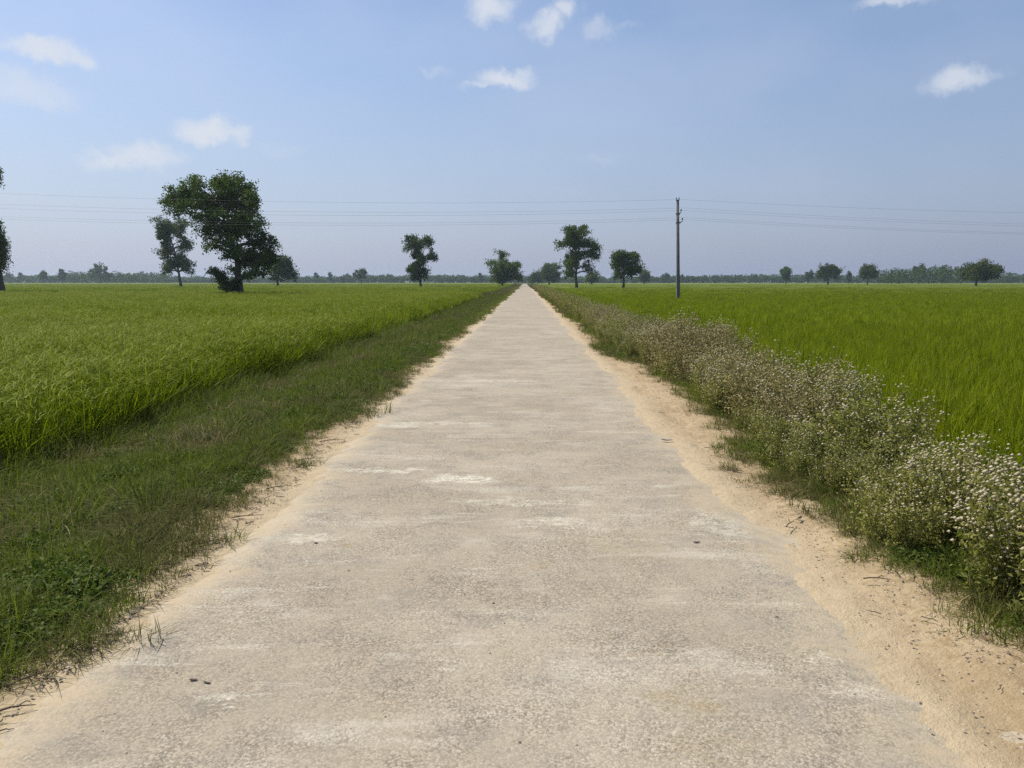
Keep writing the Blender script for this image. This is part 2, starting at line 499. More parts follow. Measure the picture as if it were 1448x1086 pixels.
yr = np.concatenate([np.arange(-5, 1.5, .25), np.arange(1.5, 10, .06), np.arange(10, 16, .12), np.arange(16, 70, .35), np.arange(70, 300, 2.0), np.arange(300, 620, 8)])
def road_edge(X, Y): return np.minimum(X - conc_l(Y), conc_r(Y) - X)
def rz(X, Y):
    e = road_edge(X, Y)
    f = np.zeros_like(X)
    near = Y < 40
    f[near] = fbm(X[near], Y[near], 1.1, 3, 5.0)
    return .016 + f * .006 - .050 * sstep(.26, -.22, e)
road = link('road', grid_mesh('road', xr, yr, rz, road_material(), {'edge': lambda X, Y: np.clip(road_edge(X, Y), -.5, 1)}))
tag(road, 'long straight worn pale concrete road between the rice fields', 'road', kind='structure')

# ------------------------------------------------------------------ scattered plants (uncountable: geometry-node instances)
def template(coll, name, me):
    o = bpy.data.objects.new(name, me)
    coll.objects.link(o)
    return o

def scatter(name, pts, rotz, scl, idx, coll, tilt=None, extra_faces=None, sclz=None):
    """one stuff object; extra_faces = (verts, quads, mat) is kept as a real sheet in the same object"""
    n = len(pts)
    verts = np.asarray(pts, np.float32)
    quads = None
    if extra_faces:
        quads = extra_faces[1] + n
        verts = np.concatenate([verts, extra_faces[0]])
    me = make_mesh(name, verts, quads, extra_faces[2] if extra_faces else None, smooth=True)
    tot = len(verts)
    def attr(k, typ, arr, dim=1):
        a = me.attributes.new(k, typ, 'POINT')
        full = np.zeros((tot, dim), np.float32) if dim > 1 else np.zeros(tot, arr.dtype)
        full[:n] = arr
        a.data.foreach_set('vector' if dim == 3 else 'value', full.ravel())
    rot = np.zeros((n, 3), np.float32); rot[:, 2] = rotz
    if tilt is not None: rot[:, :2] = tilt
    attr('rot', 'FLOAT_VECTOR', rot, 3)
    s3 = np.stack([scl, scl, sclz if sclz is not None else scl], 1).astype(np.float32)
    attr('scl', 'FLOAT_VECTOR', s3, 3)
    attr('idx', 'INT', idx.astype(np.int32))
    attr('ip', 'BOOLEAN', np.ones(n, bool))
    o = link(name, me)
    g = bpy.data.node_groups.new(name, 'GeometryNodeTree')
    g.interface.new_socket('Geometry', in_out='INPUT', socket_type='NodeSocketGeometry')
    g.interface.new_socket('Geometry', in_out='OUTPUT', socket_type='NodeSocketGeometry')
    gi = g.nodes.new('NodeGroupInput'); go = g.nodes.new('NodeGroupOutput')
    ci = g.nodes.new('GeometryNodeCollectionInfo')
    ci.inputs['Collection'].default_value = coll
    ci.inputs['Separate Children'].default_value = True
    ci.inputs['Reset Children'].default_value = True
    iop = g.nodes.new('GeometryNodeInstanceOnPoints')
    iop.inputs['Pick Instance'].default_value = True
    def na(k, t):
        x = g.nodes.new('GeometryNodeInputNamedAttribute'); x.data_type = t
        x.inputs['Name'].default_value = k
        return x.outputs['Attribute']
    L = g.links
    L.new(gi.outputs[0], iop.inputs['Points'])
    L.new(na('ip', 'BOOLEAN'), iop.inputs['Selection'])
    L.new(ci.outputs[0], iop.inputs['Instance'])
    L.new(na('idx', 'INT'), iop.inputs['Instance Index'])
    er = g.nodes.new('FunctionNodeEulerToRotation')
    L.new(na('rot', 'FLOAT_VECTOR'), er.inputs[0]); L.new(er.outputs[0], iop.inputs['Rotation'])
    L.new(na('scl', 'FLOAT_VECTOR'), iop.inputs['Scale'])
    j = g.nodes.new('GeometryNodeJoinGeometry')
    L.new(iop.outputs[0], j.inputs[0])
    if extra_faces: L.new(gi.outputs[0], j.inputs[0])
    L.new(j.outputs[0], go.inputs[0])
    md = o.modifiers.new('scatter', 'NODES'); md.node_group = g
    return o

def blades(n, rad, L0, L1, lean, droop, w, seg=4, tint=None, ang_bias=None):
    r = rad * np.sqrt(rng.random(n)); a = rng.random(n) * 2 * math.pi
    base = np.stack([r * np.cos(a), r * np.sin(a), np.zeros(n)], 1)
    az = a + rng.normal(size=n) * .9
    if tint is None: tint = np.where(rng.random(n) < .16, rng.uniform(.85, 1.3, n), rng.random(n) * .75)
    return ribbons(base, az, rng.uniform(L0, L1, n), np.abs(rng.normal(size=n)) * lean, np.abs(rng.normal(size=n)) * droop,
                   w * rng.uniform(.7, 1.3, n), seg, rng.normal(size=n) * .5, tint)

def join_meshes(name, parts):
    """parts: (v,q,t,mat)"""
    V, Q, T, MI, mats, o = [], [], [], [], [], 0
    for v, q, t, mat in parts:
        if mat not in mats: mats.append(mat)
        V.append(v); Q.append(q + o); T.append(t); MI.append(np.full(len(q), mats.index(mat))); o += len(v)
    me = make_mesh(name, np.concatenate(V), np.concatenate(Q), None, np.concatenate(T))
    for m in mats: me.materials.append(m)
    me.polygons.foreach_set('material_index', np.concatenate(MI).astype(np.int32))
    return me

def panicles(n, rad, h0, h1, size):
    """drooping ears of grain: small ribbons bent over near the top"""
    r = rad * np.sqrt(rng.random(n)); a = rng.random(n) * 2 * math.pi
    base = np.stack([r * np.cos(a), r * np.sin(a), rng.uniform(h0, h1, n)], 1)
    return ribbons(base, rng.random(n) * 6.28, np.full(n, size) * rng.uniform(.7, 1.2, n), np.full(n, .7), np.abs(rng.normal(size=n)) * .3 + .75,
                   np.full(n, size * .062), 4)

def rice_templates(cname, mat, h, ears):
    c = bpy.data.collections.new(cname)
    for k in range(5):      # near hills of rice
        parts = [(*blades(40, .11, h * .56, h * 1.05, .22, .32, .0150, 5), mat)]
        if ears: parts.append((*panicles(9, .11, h * .66, h * .96, .20), M_PANICLE))
        template(c, 'rice_hill', join_meshes('rice_hill', parts))
    for k in range(4):      # mid patches, half a metre wide
        parts = [(*blades(95, .33, h * .66, h * 1.03, .18, .30, .021, 3), mat)]
        if ears: parts.append((*panicles(18, .33, h * .74, h * .95, .20), M_PANICLE))
        template(c, 'rice_hill', join_meshes('rice_hill', parts))
    for k in range(3):      # far patches
        parts = [(*blades(170, 1.3, h * .72, h * 1.04, .16, .28, .075, 2), mat)]
        if ears: parts.append((*panicles(26, 1.3, h * .78, h * .97, .28), M_PANICLE))
        template(c, 'rice_hill', join_meshes('rice_hill', parts))
    return c

def jgrid(x0, x1, y0, y1, step, jit=.45):
    gx = np.arange(x0, x1, step); gy = np.arange(y0, y1, step)
    X, Y = np.meshgrid(gx, gy)
    X = X + rng.uniform(-jit, jit, X.shape) * step; Y = Y + rng.uniform(-jit, jit, Y.shape) * step
    return X.ravel(), Y.ravel()

HALF = .74   # tangent of the half angle kept in view, with a margin either side
def in_view(X, Y, pad=2.5):
    return (np.abs(X + .016 * Y) < HALF * np.maximum(Y, 0) + pad) & (Y > -2.5)

def canopy_material(name, c0, c1, c2):
    m, nt, nd, lk = new_mat(name)
    tc = N(nt, 'ShaderNodeTexCoord'); P = tc.outputs['Object']
    a = noise_node(nt, .035, 5, .65, mapping(nt, P, (.5, 1, 1))); b = noise_node(nt, 1.7, 6, .75, P)
    col = mixc(nt, maprange(nt, b.outputs['Fac'], .3, .7), c0, c1)
    col = mixc(nt, maprange(nt, a.outputs['Fac'], .45, .62, 0, .6), col, c2)
    p = N(nt, 'ShaderNodeBsdfPrincipled'); p.inputs['Roughness'].default_value = .85; p.inputs['Specular IOR Level'].default_value = .15
    lk.new(col, p.inputs['Base Color'])
    bp = N(nt, 'ShaderNodeBump'); setin(bp, Strength=.9, Distance=.3); lk.new(b.outputs['Fac'], bp.inputs['Height']); lk.new(bp.outputs[0], p.inputs['Normal'])
    out = N(nt, 'ShaderNodeOutputMaterial'); lk.new(p.outputs[0], out.inputs['Surface'])
    return m

def rice_field(name, label, side, edge, floor, h, coll, cmat, near_step):
    PX, PY, ID, SC = [], [], [], []
    def put(x, y, ids, sc, sel):
        PX.append(x[sel]); PY.append(y[sel]); ID.append(rng.integers(ids[0], ids[1], sel.sum())); SC.append(rng.uniform(*sc, sel.sum()))
    def side_grid(w, y0, y1, st):
        x, y = jgrid(0, w, y0, y1, st)
        return (edge + side * x, y)
    ew = lambda y: edge + side * (wob(y, 6 + side) * 1.2)
    x, y = side_grid(22, -1.5, 26, near_step)
    put(x, y, (0, 5), (.86, 1.12), in_view(x, y, 2.0) & (side * (x - ew(y)) > 0))
    x, y = side_grid(75, 25, 92, .55)
    put(x, y, (5, 9), (.9, 1.12), in_view(x, y) & (side * (x - ew(y)) > .1))
    x, y = side_grid(330, 90, 430, 2.3)
    put(x, y, (9, 12), (.9, 1.1), in_view(x, y) & (side * (x - ew(y)) > 1.0))
    X, Y = np.concatenate(PX), np.concatenate(PY)
    I, S = np.concatenate(ID), np.concatenate(SC)
    # slow swell in crop height, as in any field
    sw = 1 + .09 * np.sin(X * .31 + 1.3 * np.sin(Y * .17)) * np.sin(Y * .23) + .03 * np.sin(X * 1.7 + Y * 1.1)
    ins = side * (X - ew(Y))
    sw = sw * (.80 + .20 * sstep(0, .6, ins)) * (1 + .26 * (rng.random(len(X)) - .5))
    pts = np.stack([X, Y, np.full(len(X), floor)], 1)
    cx = edge + side * np.concatenate([[3.0], np.arange(6, 40, 3.0), prog(42, 1500, 26, 2.0)])
    cx = np.sort(cx)
    cy = np.concatenate([np.arange(30, 110, 4.0), prog(112, 1000, 34, 1.7)])
    XX, YY = np.meshgrid(cx, cy)
    ZZ = floor + h * (.52 + .36 * sstep(40, 260, YY)) * np.ones_like(XX)
    v = np.stack([XX, YY, ZZ], -1).reshape(-1, 3)
    ny, nx = XX.shape
    i = np.arange(ny - 1)[:, None] * nx + np.arange(nx - 1)[None]
    q = np.stack([i, i + 1, i + nx + 1, i + nx], -1).reshape(-1, 4)
    o = scatter(name, pts, rng.random(len(X)) * 6.28, S, I, coll, extra_faces=(v, q, cmat), sclz=S * sw)
    return tag(o, label, 'rice field', kind='stuff')

H_L, H_R = .86, .62
CL = rice_templates('ripening_rice_hills', M_RICE_Y, H_L, True)
CR = rice_templates('young_rice_hills', M_RICE_G, H_R, False)
rice_field('ripening_rice', 'tall yellow green rice crop with drooping ears left of the road', -1, RICE_L, FIELD_L, H_L, CL,
           canopy_material('ripe_canopy', (.075, .112, .006), (.135, .175, .012), (.145, .165, .014)), .185)
rice_field('young_rice', 'smooth bright green rice crop behind the roadside weeds', 1, RICE_R, FIELD_R, H_R, CR,
           canopy_material('young_canopy', (.085, .12, .006), (.15, .19, .014), (.155, .18, .018)), .165)

# verge grass -------------------------------------------------------
cg = bpy.data.collections.new('verge_tufts')
def tuft(n, rad, L0, L1, lean, droop, w, mat, seg=3):
    template(cg, 'grass_tuft', join_meshes('grass_tuft', [(*blades(n, rad, L0, L1, lean, droop, w, seg), mat)]))
for k in range(3): tuft(40, .08, .05, .15, .70, .6, .0055, M_GRASS)              # 0-2 short green
for k in range(2): tuft(36, .08, .05, .14, .78, .6, .005, M_GRASS_OLIVE)         # 3-4 olive
for k in range(2): tuft(20, .09, .06, .20, 1.0, .5, .0045, M_STRAW)              # 5-6 straw
for k in range(2): tuft(26, .06, .14, .34, .40, .6, .007, M_GRASS)               # 7-8 tall green
for k in range(2): tuft(70, .35, .12, .26, .5, .5, .022, M_GRASS)                # 9-10 mid patch
for k in range(2): tuft(70, .35, .10, .24, .5, .5, .022, M_GRASS_OLIVE)          # 11-12 mid patch
for k in range(2): tuft(110, 1.0, .20, .42, .4, .5, .07, M_GRASS_OLIVE)          # 13-14 far
def creep():      # runners lying flat over the bare sand
    n = 14
    v, q, t = blades(n, .05, .10, .26, .92, .12, .006, 4)
    v[:, 2] = v[:, 2] * .35 + .004
    return v, q, t
for k in range(2): template(cg, 'grass_tuft', join_meshes('grass_tuft', [(*creep(), M_STRAW if k else M_GRASS_OLIVE)]))   # 15-16

def creeper():
    n = 46
    r = .10 * np.sqrt(rng.random(n)); a = rng.random(n) * 6.28
    pos = np.stack([r * np.cos(a), r * np.sin(a), .012 + rng.random(n) * .07 * (1 - (r / .11) ** 2)], 1)
    return leaf_quads(pos, rng.uniform(.014, .036, n), 1.6, .6)
for k in range(3): template(cg, 'grass_tuft', join_meshes('grass_tuft', [(*creeper(), M_CREEP), (*blades(9, .08, .05, .13, .7, .6, .005, 3), M_GRASS)]))   # 17-19

def zground(X, Y):
    off = np.abs(X) - 1.55
    z = ground_z(X, Y)
    f = fbm(X, Y, 1.6, 4, 3.1); f2 = fbm(X, Y, 7.0, 3, 9.1)
    nr = (Y < 60)
    return z + np.where(nr, sstep(-.35, .1, off) * (f * .020 + f2 * .011), 0)

def verge(name, label, side):
    PX, PY, ID, SC = [], [], [], []
    ge = grass_l if side < 0 else grass_r
    wid = 3.4 if side < 0 else 2.6
    def depth(x, y): return side * (x - ge(y))
    def band(y0, y1, st, pad=1.5):
        x, y = jgrid(0, wid + 1.2, y0, y1, st, .6)
        x = side * (1.7 + x)
        s = in_view(x, y, pad)
        return x[s], y[s]
    # near
    for (y0, y1, st) in ((-1, 8, .068), (8, 18, .095), (18, 34, .15)):
        x, y = band(y0, y1, st)
        d = depth(x, y)
        pn = fbm(x, y, .75, 4, 11.0 + side); pn2 = fbm(x, y, 3.1, 3, 2.0 + side)
        dens = sstep(-.16, .16, d + pn2 * .22)
        keep = (rng.random(len(x)) < dens) & (np.abs(x) < abs(RICE_L if side < 0 else RICE_R) + .3)
        x, y, d, pn, pn2 = x[keep], y[keep], d[keep], pn[keep], pn2[keep]
        u = rng.random(len(x))
        idx = rng.integers(0, 3, len(x))
        olive = (pn + rng.normal(size=len(x)) * .25 + .35 * np.exp(-(d / .45) ** 2) + (.1 if side > 0 else -.02)) > .16
        idx = np.where(olive, rng.integers(3, 5, len(x)), idx)
        dry = (np.abs(d - 1.9) < .9) & (pn2 * .8 + pn * .7 > .22) & (u < .42) if side < 0 else (pn2 > .45) & (u < .2)
        idx = np.where(dry, rng.integers(5, 7, len(x)), idx)
        tall = (~dry) & ((d > 2.85 + .3 * pn2) & (u > .6) | (u > .992))
        idx = np.where(tall, rng.integers(7, 9, len(x)), idx)
        crp = (~dry) & (~tall) & (fbm(x, y, 1.7, 3, 21.0) + rng.normal(size=len(x)) * .15 > .20) & (d > .16)
        idx = np.where(crp, rng.integers(17, 20, len(x)), idx)
        fringe = (d < .10) & (u < .5)
        idx = np.where(fringe, rng.integers(15, 17, len(x)), idx)
        sc = rng.uniform(.65, 1.25, len(x)) * (.72 + .38 * sstep(0, .6, d)) * (1 + .35 * pn2) * (1.0 if st < .07 else 1.15 if st < .1 else 1.5)
        PX.append(x); PY.append(y); ID.append(idx); SC.append(sc)
    x, y = band(34, 110, .42)
    d = depth(x, y); k = (d > .05) & (np.abs(x) < abs(RICE_L) + .2)
    x, y = x[k], y[k]
    pn = fbm(x, y, .4, 3, 4.0)
    PX.append(x); PY.append(y); ID.append(np.where(pn > (.1 if side < 0 else -.15), rng.integers(11, 13, len(x)), rng.integers(9, 11, len(x)))); SC.append(rng.uniform(.7, 1.2, len(x)))
    x, y = band(110, 520, 1.3)
    d = depth(x, y); k = (d > .5)
    x, y = x[k], y[k]
    PX.append(x); PY.append(y); ID.append(rng.integers(13, 15, len(x))); SC.append(rng.uniform(.7, 1.3, len(x)))
    X, Y, I, S = map(np.concatenate, (PX, PY, ID, SC))
    Z = zground(X, Y) - .004
    o = scatter(name, np.stack([X, Y, Z], 1), rng.random(len(X)) * 6.28, S, I, cg, tilt=rng.normal(size=(len(X), 2)) * .1)
    return tag(o, label, 'grass', kind='stuff')
verge('verge_grass', 'patchy short green and dry grass on the bank left of the road', -1)
verge('weedy_grass', 'olive grass fringing the sandy shoulder below the flowering weeds', 1)

# ------------------------------------------------------------------ weed shrubs along the right shoulder
def weed_meshes(h, rad, dry, n_stem=15, leaves=2300, flowers=330, leaf=.034, fl=.0125):
    paths, tips, twigs = [], [], []
    for k in range(n_stem):
        a = rng.random() * 6.28; r = rad * math.sqrt(rng.random()); hh = h * rng.uniform(.7, 1.05) * (1 - .30 * (r / rad) ** 2)
        p0 = np.array([r * .3 * math.cos(a), r * .3 * math.sin(a), -.03]); p1 = np.array([r * math.cos(a), r * math.sin(a), hh])
        pts = curve_pts(p0, p1, 7, 0, .012)
        pts[:, :2] += (np.linspace(0, 1, 7)[:, None] ** 2) * (p1[:2] - p0[:2])[None] * .12
        paths.append((pts, np.linspace(.006, .0022, 7)))
        for j in range(10):
            t = rng.uniform(.14, 1.0)
            b = pts[min(6, int(t * 6))]
            aa = rng.random() * 6.28; ll = rng.uniform(.10, .26) * h
            e = b + np.array([math.cos(aa) * ll * .75, math.sin(aa) * ll * .75, ll * rng.uniform(.45, .95)])
            paths.append((curve_pts(b, e, 4, .01, .006), np.linspace(.0026, .0012, 4)))
            twigs.append((b, e)); tips.append(e)
        tips.append(pts[-1])
    tv, tq = tubes(paths, 3)
    stem = make_mesh('stems', tv, tq, M_STEM, rng.random(len(tv)))
    tw = np.array([np.stack(x) for x in twigs])
    k = rng.integers(0, len(tw), leaves)
    t = rng.random(leaves)[:, None]
    pos = tw[k, 0] * (1 - t) + tw[k, 1] * t + rng.normal(size=(leaves, 3)) * np.array([.035, .035, .028]) * (h / .8)
    low = rng.random(leaves) < .33
    pos[low, 2] *= rng.uniform(.15, .8, low.sum())
    pos[:, 2] = np.maximum(pos[:, 2], .01)
    v, q, tt = leaf_quads(pos, leaf * rng.uniform(.5, 1.25, leaves) * np.where(low, 1.1, 1), .5, .42)
    fol = make_mesh('foliage', v, q, M_WEED_DRY if dry else M_WEED, tt)
    tips = np.array(tips)
    k = rng.integers(0, len(tips), flowers)
    fp = tips[k] + rng.normal(size=(flowers, 3)) * np.array([.040, .040, .040]) * (h / .8) + np.array([0, 0, .01])
    s = fl * rng.uniform(.55, 1.35, flowers)
    # small buttons: an octahedron squashed a little, quads made of paired faces
    d = np.array([[1, 0, 0], [0, 1, 0], [-1, 0, 0], [0, -1, 0], [0, 0, .75], [0, 0, -.75]], float)
    V = fp[:, None, :] + d[None] * s[:, None, None]
    tri = np.array([[0, 1, 4], [1, 2, 4], [2, 3, 4], [3, 0, 4], [1, 0, 5], [2, 1, 5], [3, 2, 5], [0, 3, 5]])
    T = (np.arange(flowers)[:, None, None] * 6 + tri[None]).reshape(-1, 3)
    flo = make_mesh('flower_heads', V.reshape(-1, 3), None, M_FLOWER, np.repeat(rng.random(flowers), 6), tris=T)
    return stem, fol, flo

G_WEED = 'white flowered weed shrubs lining the right shoulder'
protos = [weed_meshes(.80, .44, False, 17, 5000, 400, .037, .0110), weed_meshes(.86, .48, False, 19, 5200, 1150, .038, .0112), weed_meshes(.72, .42, False, 17, 4600, 280, .035, .0105),
          weed_meshes(.78, .46, False, 18, 5000, 340, .037, .0110), weed_meshes(.92, .46, True, 18, 3800, 320, .034, .0105), weed_meshes(.84, .44, True, 17, 4000, 260, .034, .0105)]
far_protos = [weed_meshes(.85, .62, k == 1, 14, 950, 40, .075, .016) for k in range(3)]
def far_joined(p):
    stem, fol, flo = p
    def arr(me):
        v = np.empty(len(me.vertices) * 3, np.float32); me.vertices.foreach_get('co', v)
        return v.reshape(-1, 3)
    return p

def put_weed(p, x, y, s, rz, label, group=G_WEED, simple=False, sz=None):
    z = float(zground(np.array([x]), np.array([y]))[0]) if y < 60 else float(ground_z(np.array([x]), np.array([y]))[0])
    r = empty('weed_shrub', (x, y, z), rz, s)
    if sz: r.scale = (s, s, sz)
    tag(r, label, 'shrub', group)
    tag(link('stems', p[0], r), kind='stuff')
    link('foliage', p[1], r)
    tag(link('flower_heads', p[2], r), kind='stuff')
    return r

prnd = random.Random(5)
# nearest shrubs, placed one by one: (x, y, proto, scale, label)
NEAR = [(2.78, 2.55, 1, 1.0, 'green weed shrub nearest the camera, cut by the right edge of the picture'),
        (2.72, 3.25, 1, 1.08, 'weed shrub thick with cream white flower heads above the dark shaded grass'),
        (3.25, 3.75, 1, 1.02, 'leafy weed shrub at the right edge behind the thickest white flowers'),
        (2.74, 4.05, 1, .98, 'flower studded weed shrub leaning over the widest part of the sandy shoulder'),
        (3.35, 4.6, 0, 1.0, 'tall weed shrub with loose pale sprays against the bright rice'),
        (2.80, 4.85, 1, .92, 'grey green weed shrub behind the thickest patch of white flowers'),
        (2.70, 5.7, 2, .74, 'low green weed shrub in the dip of the hedge of weeds'),
        (3.30, 5.75, 2, .80, 'low weed shrub on the field side of the dip in the weeds'),
        (2.85, 6.75, 0, 1.0, 'rounded weed shrub just beyond the dip in the row of weeds'),
        (3.40, 7.0, 3, 1.02, 'weed shrub with pale top sprays beyond the dip, on the field side'),
        (2.78, 7.9, 4, .92, 'brownish dry weed shrub with dark gaps near its foot'),
        (3.35, 8.3, 1, 1.05, 'tallest white topped weed shrub of the middle clump')]
for (x, y, pi, s, lb) in NEAR:
    put_weed(protos[pi], x, y, s, prnd.random() * 6.28, lb)
y = 8.9
fy = 2.9
while fy < 30:      # lower plants of the same kind crowd the foot of the row
    pi = prnd.choice([0, 2, 3])
    gx = float(grass_r(np.array([fy]))[0]) + .42 + prnd.uniform(-.08, .12)
    put_weed(protos[pi], max(2.36, gx), fy, prnd.uniform(.48, .74), prnd.random() * 6.28, 'low grey green weed shrub crowding the foot of the row beside the grass fringe',
             'low shrubs at the foot of the weed row')
    fy += prnd.uniform(.42, .70) * (1 + fy * .03)
cnt = 0
while y < 34:
    for dx in (0.0, .62):
        if y > 20 and dx and prnd.random() < .3: continue
        pi = prnd.choice([0, 1, 2, 3, 4, 5, 5] if not (13.2 < y < 16.5) else [4, 5, 4])
        s = prnd.uniform(.85, 1.2) * (1.16 if 13.2 < y < 16.5 else 1.0) * (.82 if 10.8 < y < 12.6 else 1)
        gx = max(2.72, float(grass_r(np.array([y]))[0]) + .62)
        put_weed(protos[pi], gx + dx + prnd.uniform(-.12, .12), y + prnd.uniform(-.25, .25), s, prnd.random() * 6.28,
                 'brown dry weed shrub in the middle of the row along the shoulder' if pi > 3 else 'grey green flowering weed shrub in the middle of the row along the shoulder',
                 'brown dry shrubs in the middle of the weed row' if pi > 3 else 'flowering shrubs in the middle of the weed row')
    y += prnd.uniform(.62, .85)
while y < 230:
    for dx in (0.0, .8):
        pi = prnd.choice([0, 0, 1, 2])
        put_weed(far_protos[pi], 2.75 + dx + prnd.uniform(-.2, .2), y + prnd.uniform(-.3, .3), prnd.uniform(.8, 1.15) * (1.0 if y < 90 else 1.2), prnd.random() * 6.28,
                 'small distant roadside weed shrub far along the right shoulder', 'distant shrubs of the weed row')
    y += prnd.uniform(.95, 1.3) if y < 80 else prnd.uniform(2.2, 3.2) if y < 140 else prnd.uniform(3.5, 5)

# ------------------------------------------------------------------ trees
def build_crown(lobes, n_leaf, leaf, mat, clump=.55, up=.35, tint_base=None):
    """lobes: (x, y, z, rx, ry, rz) metres; leaves are set in clumps through each lobe's volume"""
    vol = np.array([l[3] * l[4] * l[5] for l in lobes]) ** .72
    share = vol / vol.sum()
    acc = Acc()
    centres = []
    for l, sh in zip(lobes, share):
        n = max(30, int(n_leaf * sh))
        nc = max(7, int(n / 42))
        d = rand_dirs(nc, .15)
        rr = rng.random(nc) ** .42 * .90
        rr = np.where(rng.random(nc) < .10, rng.uniform(.95, 1.12, nc), rr)
        c = np.array(l[:3]) + d * rr[:, None] * np.array(l[3:])
        centres.append((np.array(l[:3]), c))
        k = rng.integers(0, nc, n)
        cs = clump * rng.uniform(.6, 1.35, nc)
        g = np.clip(rng.normal(size=(n, 3)) * .5, -.95, .95)
        pos = c[k] + g * cs[k][:, None] * np.array([1, 1, .85])
        tb = np.clip(rng.random(nc) * .8 + rng.normal() * .12, 0, 1)
        t = np.clip(tb[k] * .65 + rng.random(n) * .35, 0, 1)
        acc.add(*leaf_quads(pos, leaf * rng.uniform(.6, 1.4, n), up, .62, t, .3))
    return acc.mesh('crown', mat), centres

def build_trunk(pts, r0, centres, r_end=.35, sides=7, sub=True):
    pts = np.asarray(pts, float)
    n = 14
    t = np.linspace(0, len(pts) - 1, n)
    fine = np.stack([np.interp(t, np.arange(len(pts)), pts[:, k]) for k in range(3)], 1)
    fine[1:-1] += rng.normal(size=(n - 2, 3)) * r0 * .12 * np.array([1, 1, 0])
    rad = r0 * (1 - (1 - r_end) * np.linspace(0, 1, n)) * (1 + .5 * np.exp(-np.linspace(0, 1, n) * 14))
    paths = [(fine, rad)]
    for (lc, cl) in centres:
        below = fine[:, 2] < lc[2] - .05 * abs(lc[2])
        d = np.linalg.norm(fine - lc, axis=1) + np.where(below, 0, 1e3) + np.maximum(0, fine[:, 2].max() * .32 - fine[:, 2]) * 2
        k = int(np.argmin(d)); k = max(2, min(k, n - 1))
        b = fine[k]; L = np.linalg.norm(lc - b)
        r = min(rad[k] * .62, .05 + .032 * L)
        br = curve_pts(b, lc, 8, .06 * L, .03 * L)
        paths.append((br, np.linspace(r, r * .4, 8)))
        if sub:
            for j in range(0, len(cl), 2 if len(cl) < 40 else 3):
                a = br[rng.integers(3, 8)]
                paths.append((curve_pts(a, cl[j], 5, .04 * L, .02 * L), np.linspace(r * .34, r * .10, 5)))
    v, q = tubes(paths, sides)
    return make_mesh('trunk', v, q, M_BARK, smooth=True)

GZ = FIELD_L
def tree(name, label, group, px, D, zoom, trunk, lobes, r0, n_leaf, leaf, mat=M_LEAF, clump=None, cat='tree', base_z=GZ, depth=.8, up=.35, fill=.6):
    """trunk and lobes are read in a crop of the photograph: zoom = (x offset, y offset, factor).
    They become metres at the tree's own distance; each lobe gets its own place in depth."""
    global rng
    rng = np.random.default_rng(int(px) * 7 + int(D))
    ox, oy, f = zoom
    m = D / F0
    X, Y = at_dist(px, D)
    def zz(v): return height_at(oy + v / f, D)          # height above the road
    def xx(u): return (ox + u / f - px) * m
    n_leaf = int(n_leaf * 2.3); leaf = leaf * .66
    lobes = [(u, v, a * 1.06, b * 1.10) for u, v, a, b in lobes]
    extra = []
    for i in range(len(lobes)):
        for j in range(i):
            a, b = lobes[i], lobes[j]
            d = math.hypot(a[0] - b[0], a[1] - b[1])
            if d < .95 * (max(a[2:]) + max(b[2:])) and rng.random() < fill:
                extra.append(((a[0] + b[0]) / 2 + rng.normal() * 4, (a[1] + b[1]) / 2 + rng.normal() * 4, .36 * (a[2] + b[2]), .36 * (a[3] + b[3])))
    lobes = lobes + extra
    n_leaf = int(n_leaf * 1.15)
    L = []
    ws = max(abs(xx(l[0])) + l[2] / f * m for l in lobes)
    for l in lobes:
        x, z = xx(l[0]), zz(l[1]) - base_z
        rx, rz = l[2] / f * m, l[3] / f * m
        room = math.sqrt(max(.1, 1 - (x / ws) ** 2)) * ws * depth
        L.append((x, rng.uniform(-1, 1) * max(0, room - min(rx, rz)) * .8, z, rx, (rx + rz) * .5 * 1.1, rz))
        if room > 1.5 * rx:
            L.append((x * .8, rng.uniform(-1, 1) * room * .8, z, rx * .7, rx * .8, rz * .7))
    tp = [(xx(trunk[0][0]), 0, 0)] + [(xx(u), rng.uniform(-.1, .1) * r0, zz(v) - base_z) for u, v in trunk[1:]]
    crown, centres = build_crown(L, n_leaf, leaf, mat, (clump or leaf * 3.2) * .92, up)
    r = empty(name, (X, Y, base_z))
    # turn the tree so that its drawn side faces the road's viewer
    r.rotation_euler = (0, 0, math.atan2(-X, Y))
    tag(r, label, cat, group)
    link('trunk', build_trunk(tp, r0, centres), r)
    link('crown', crown, r)
    return r

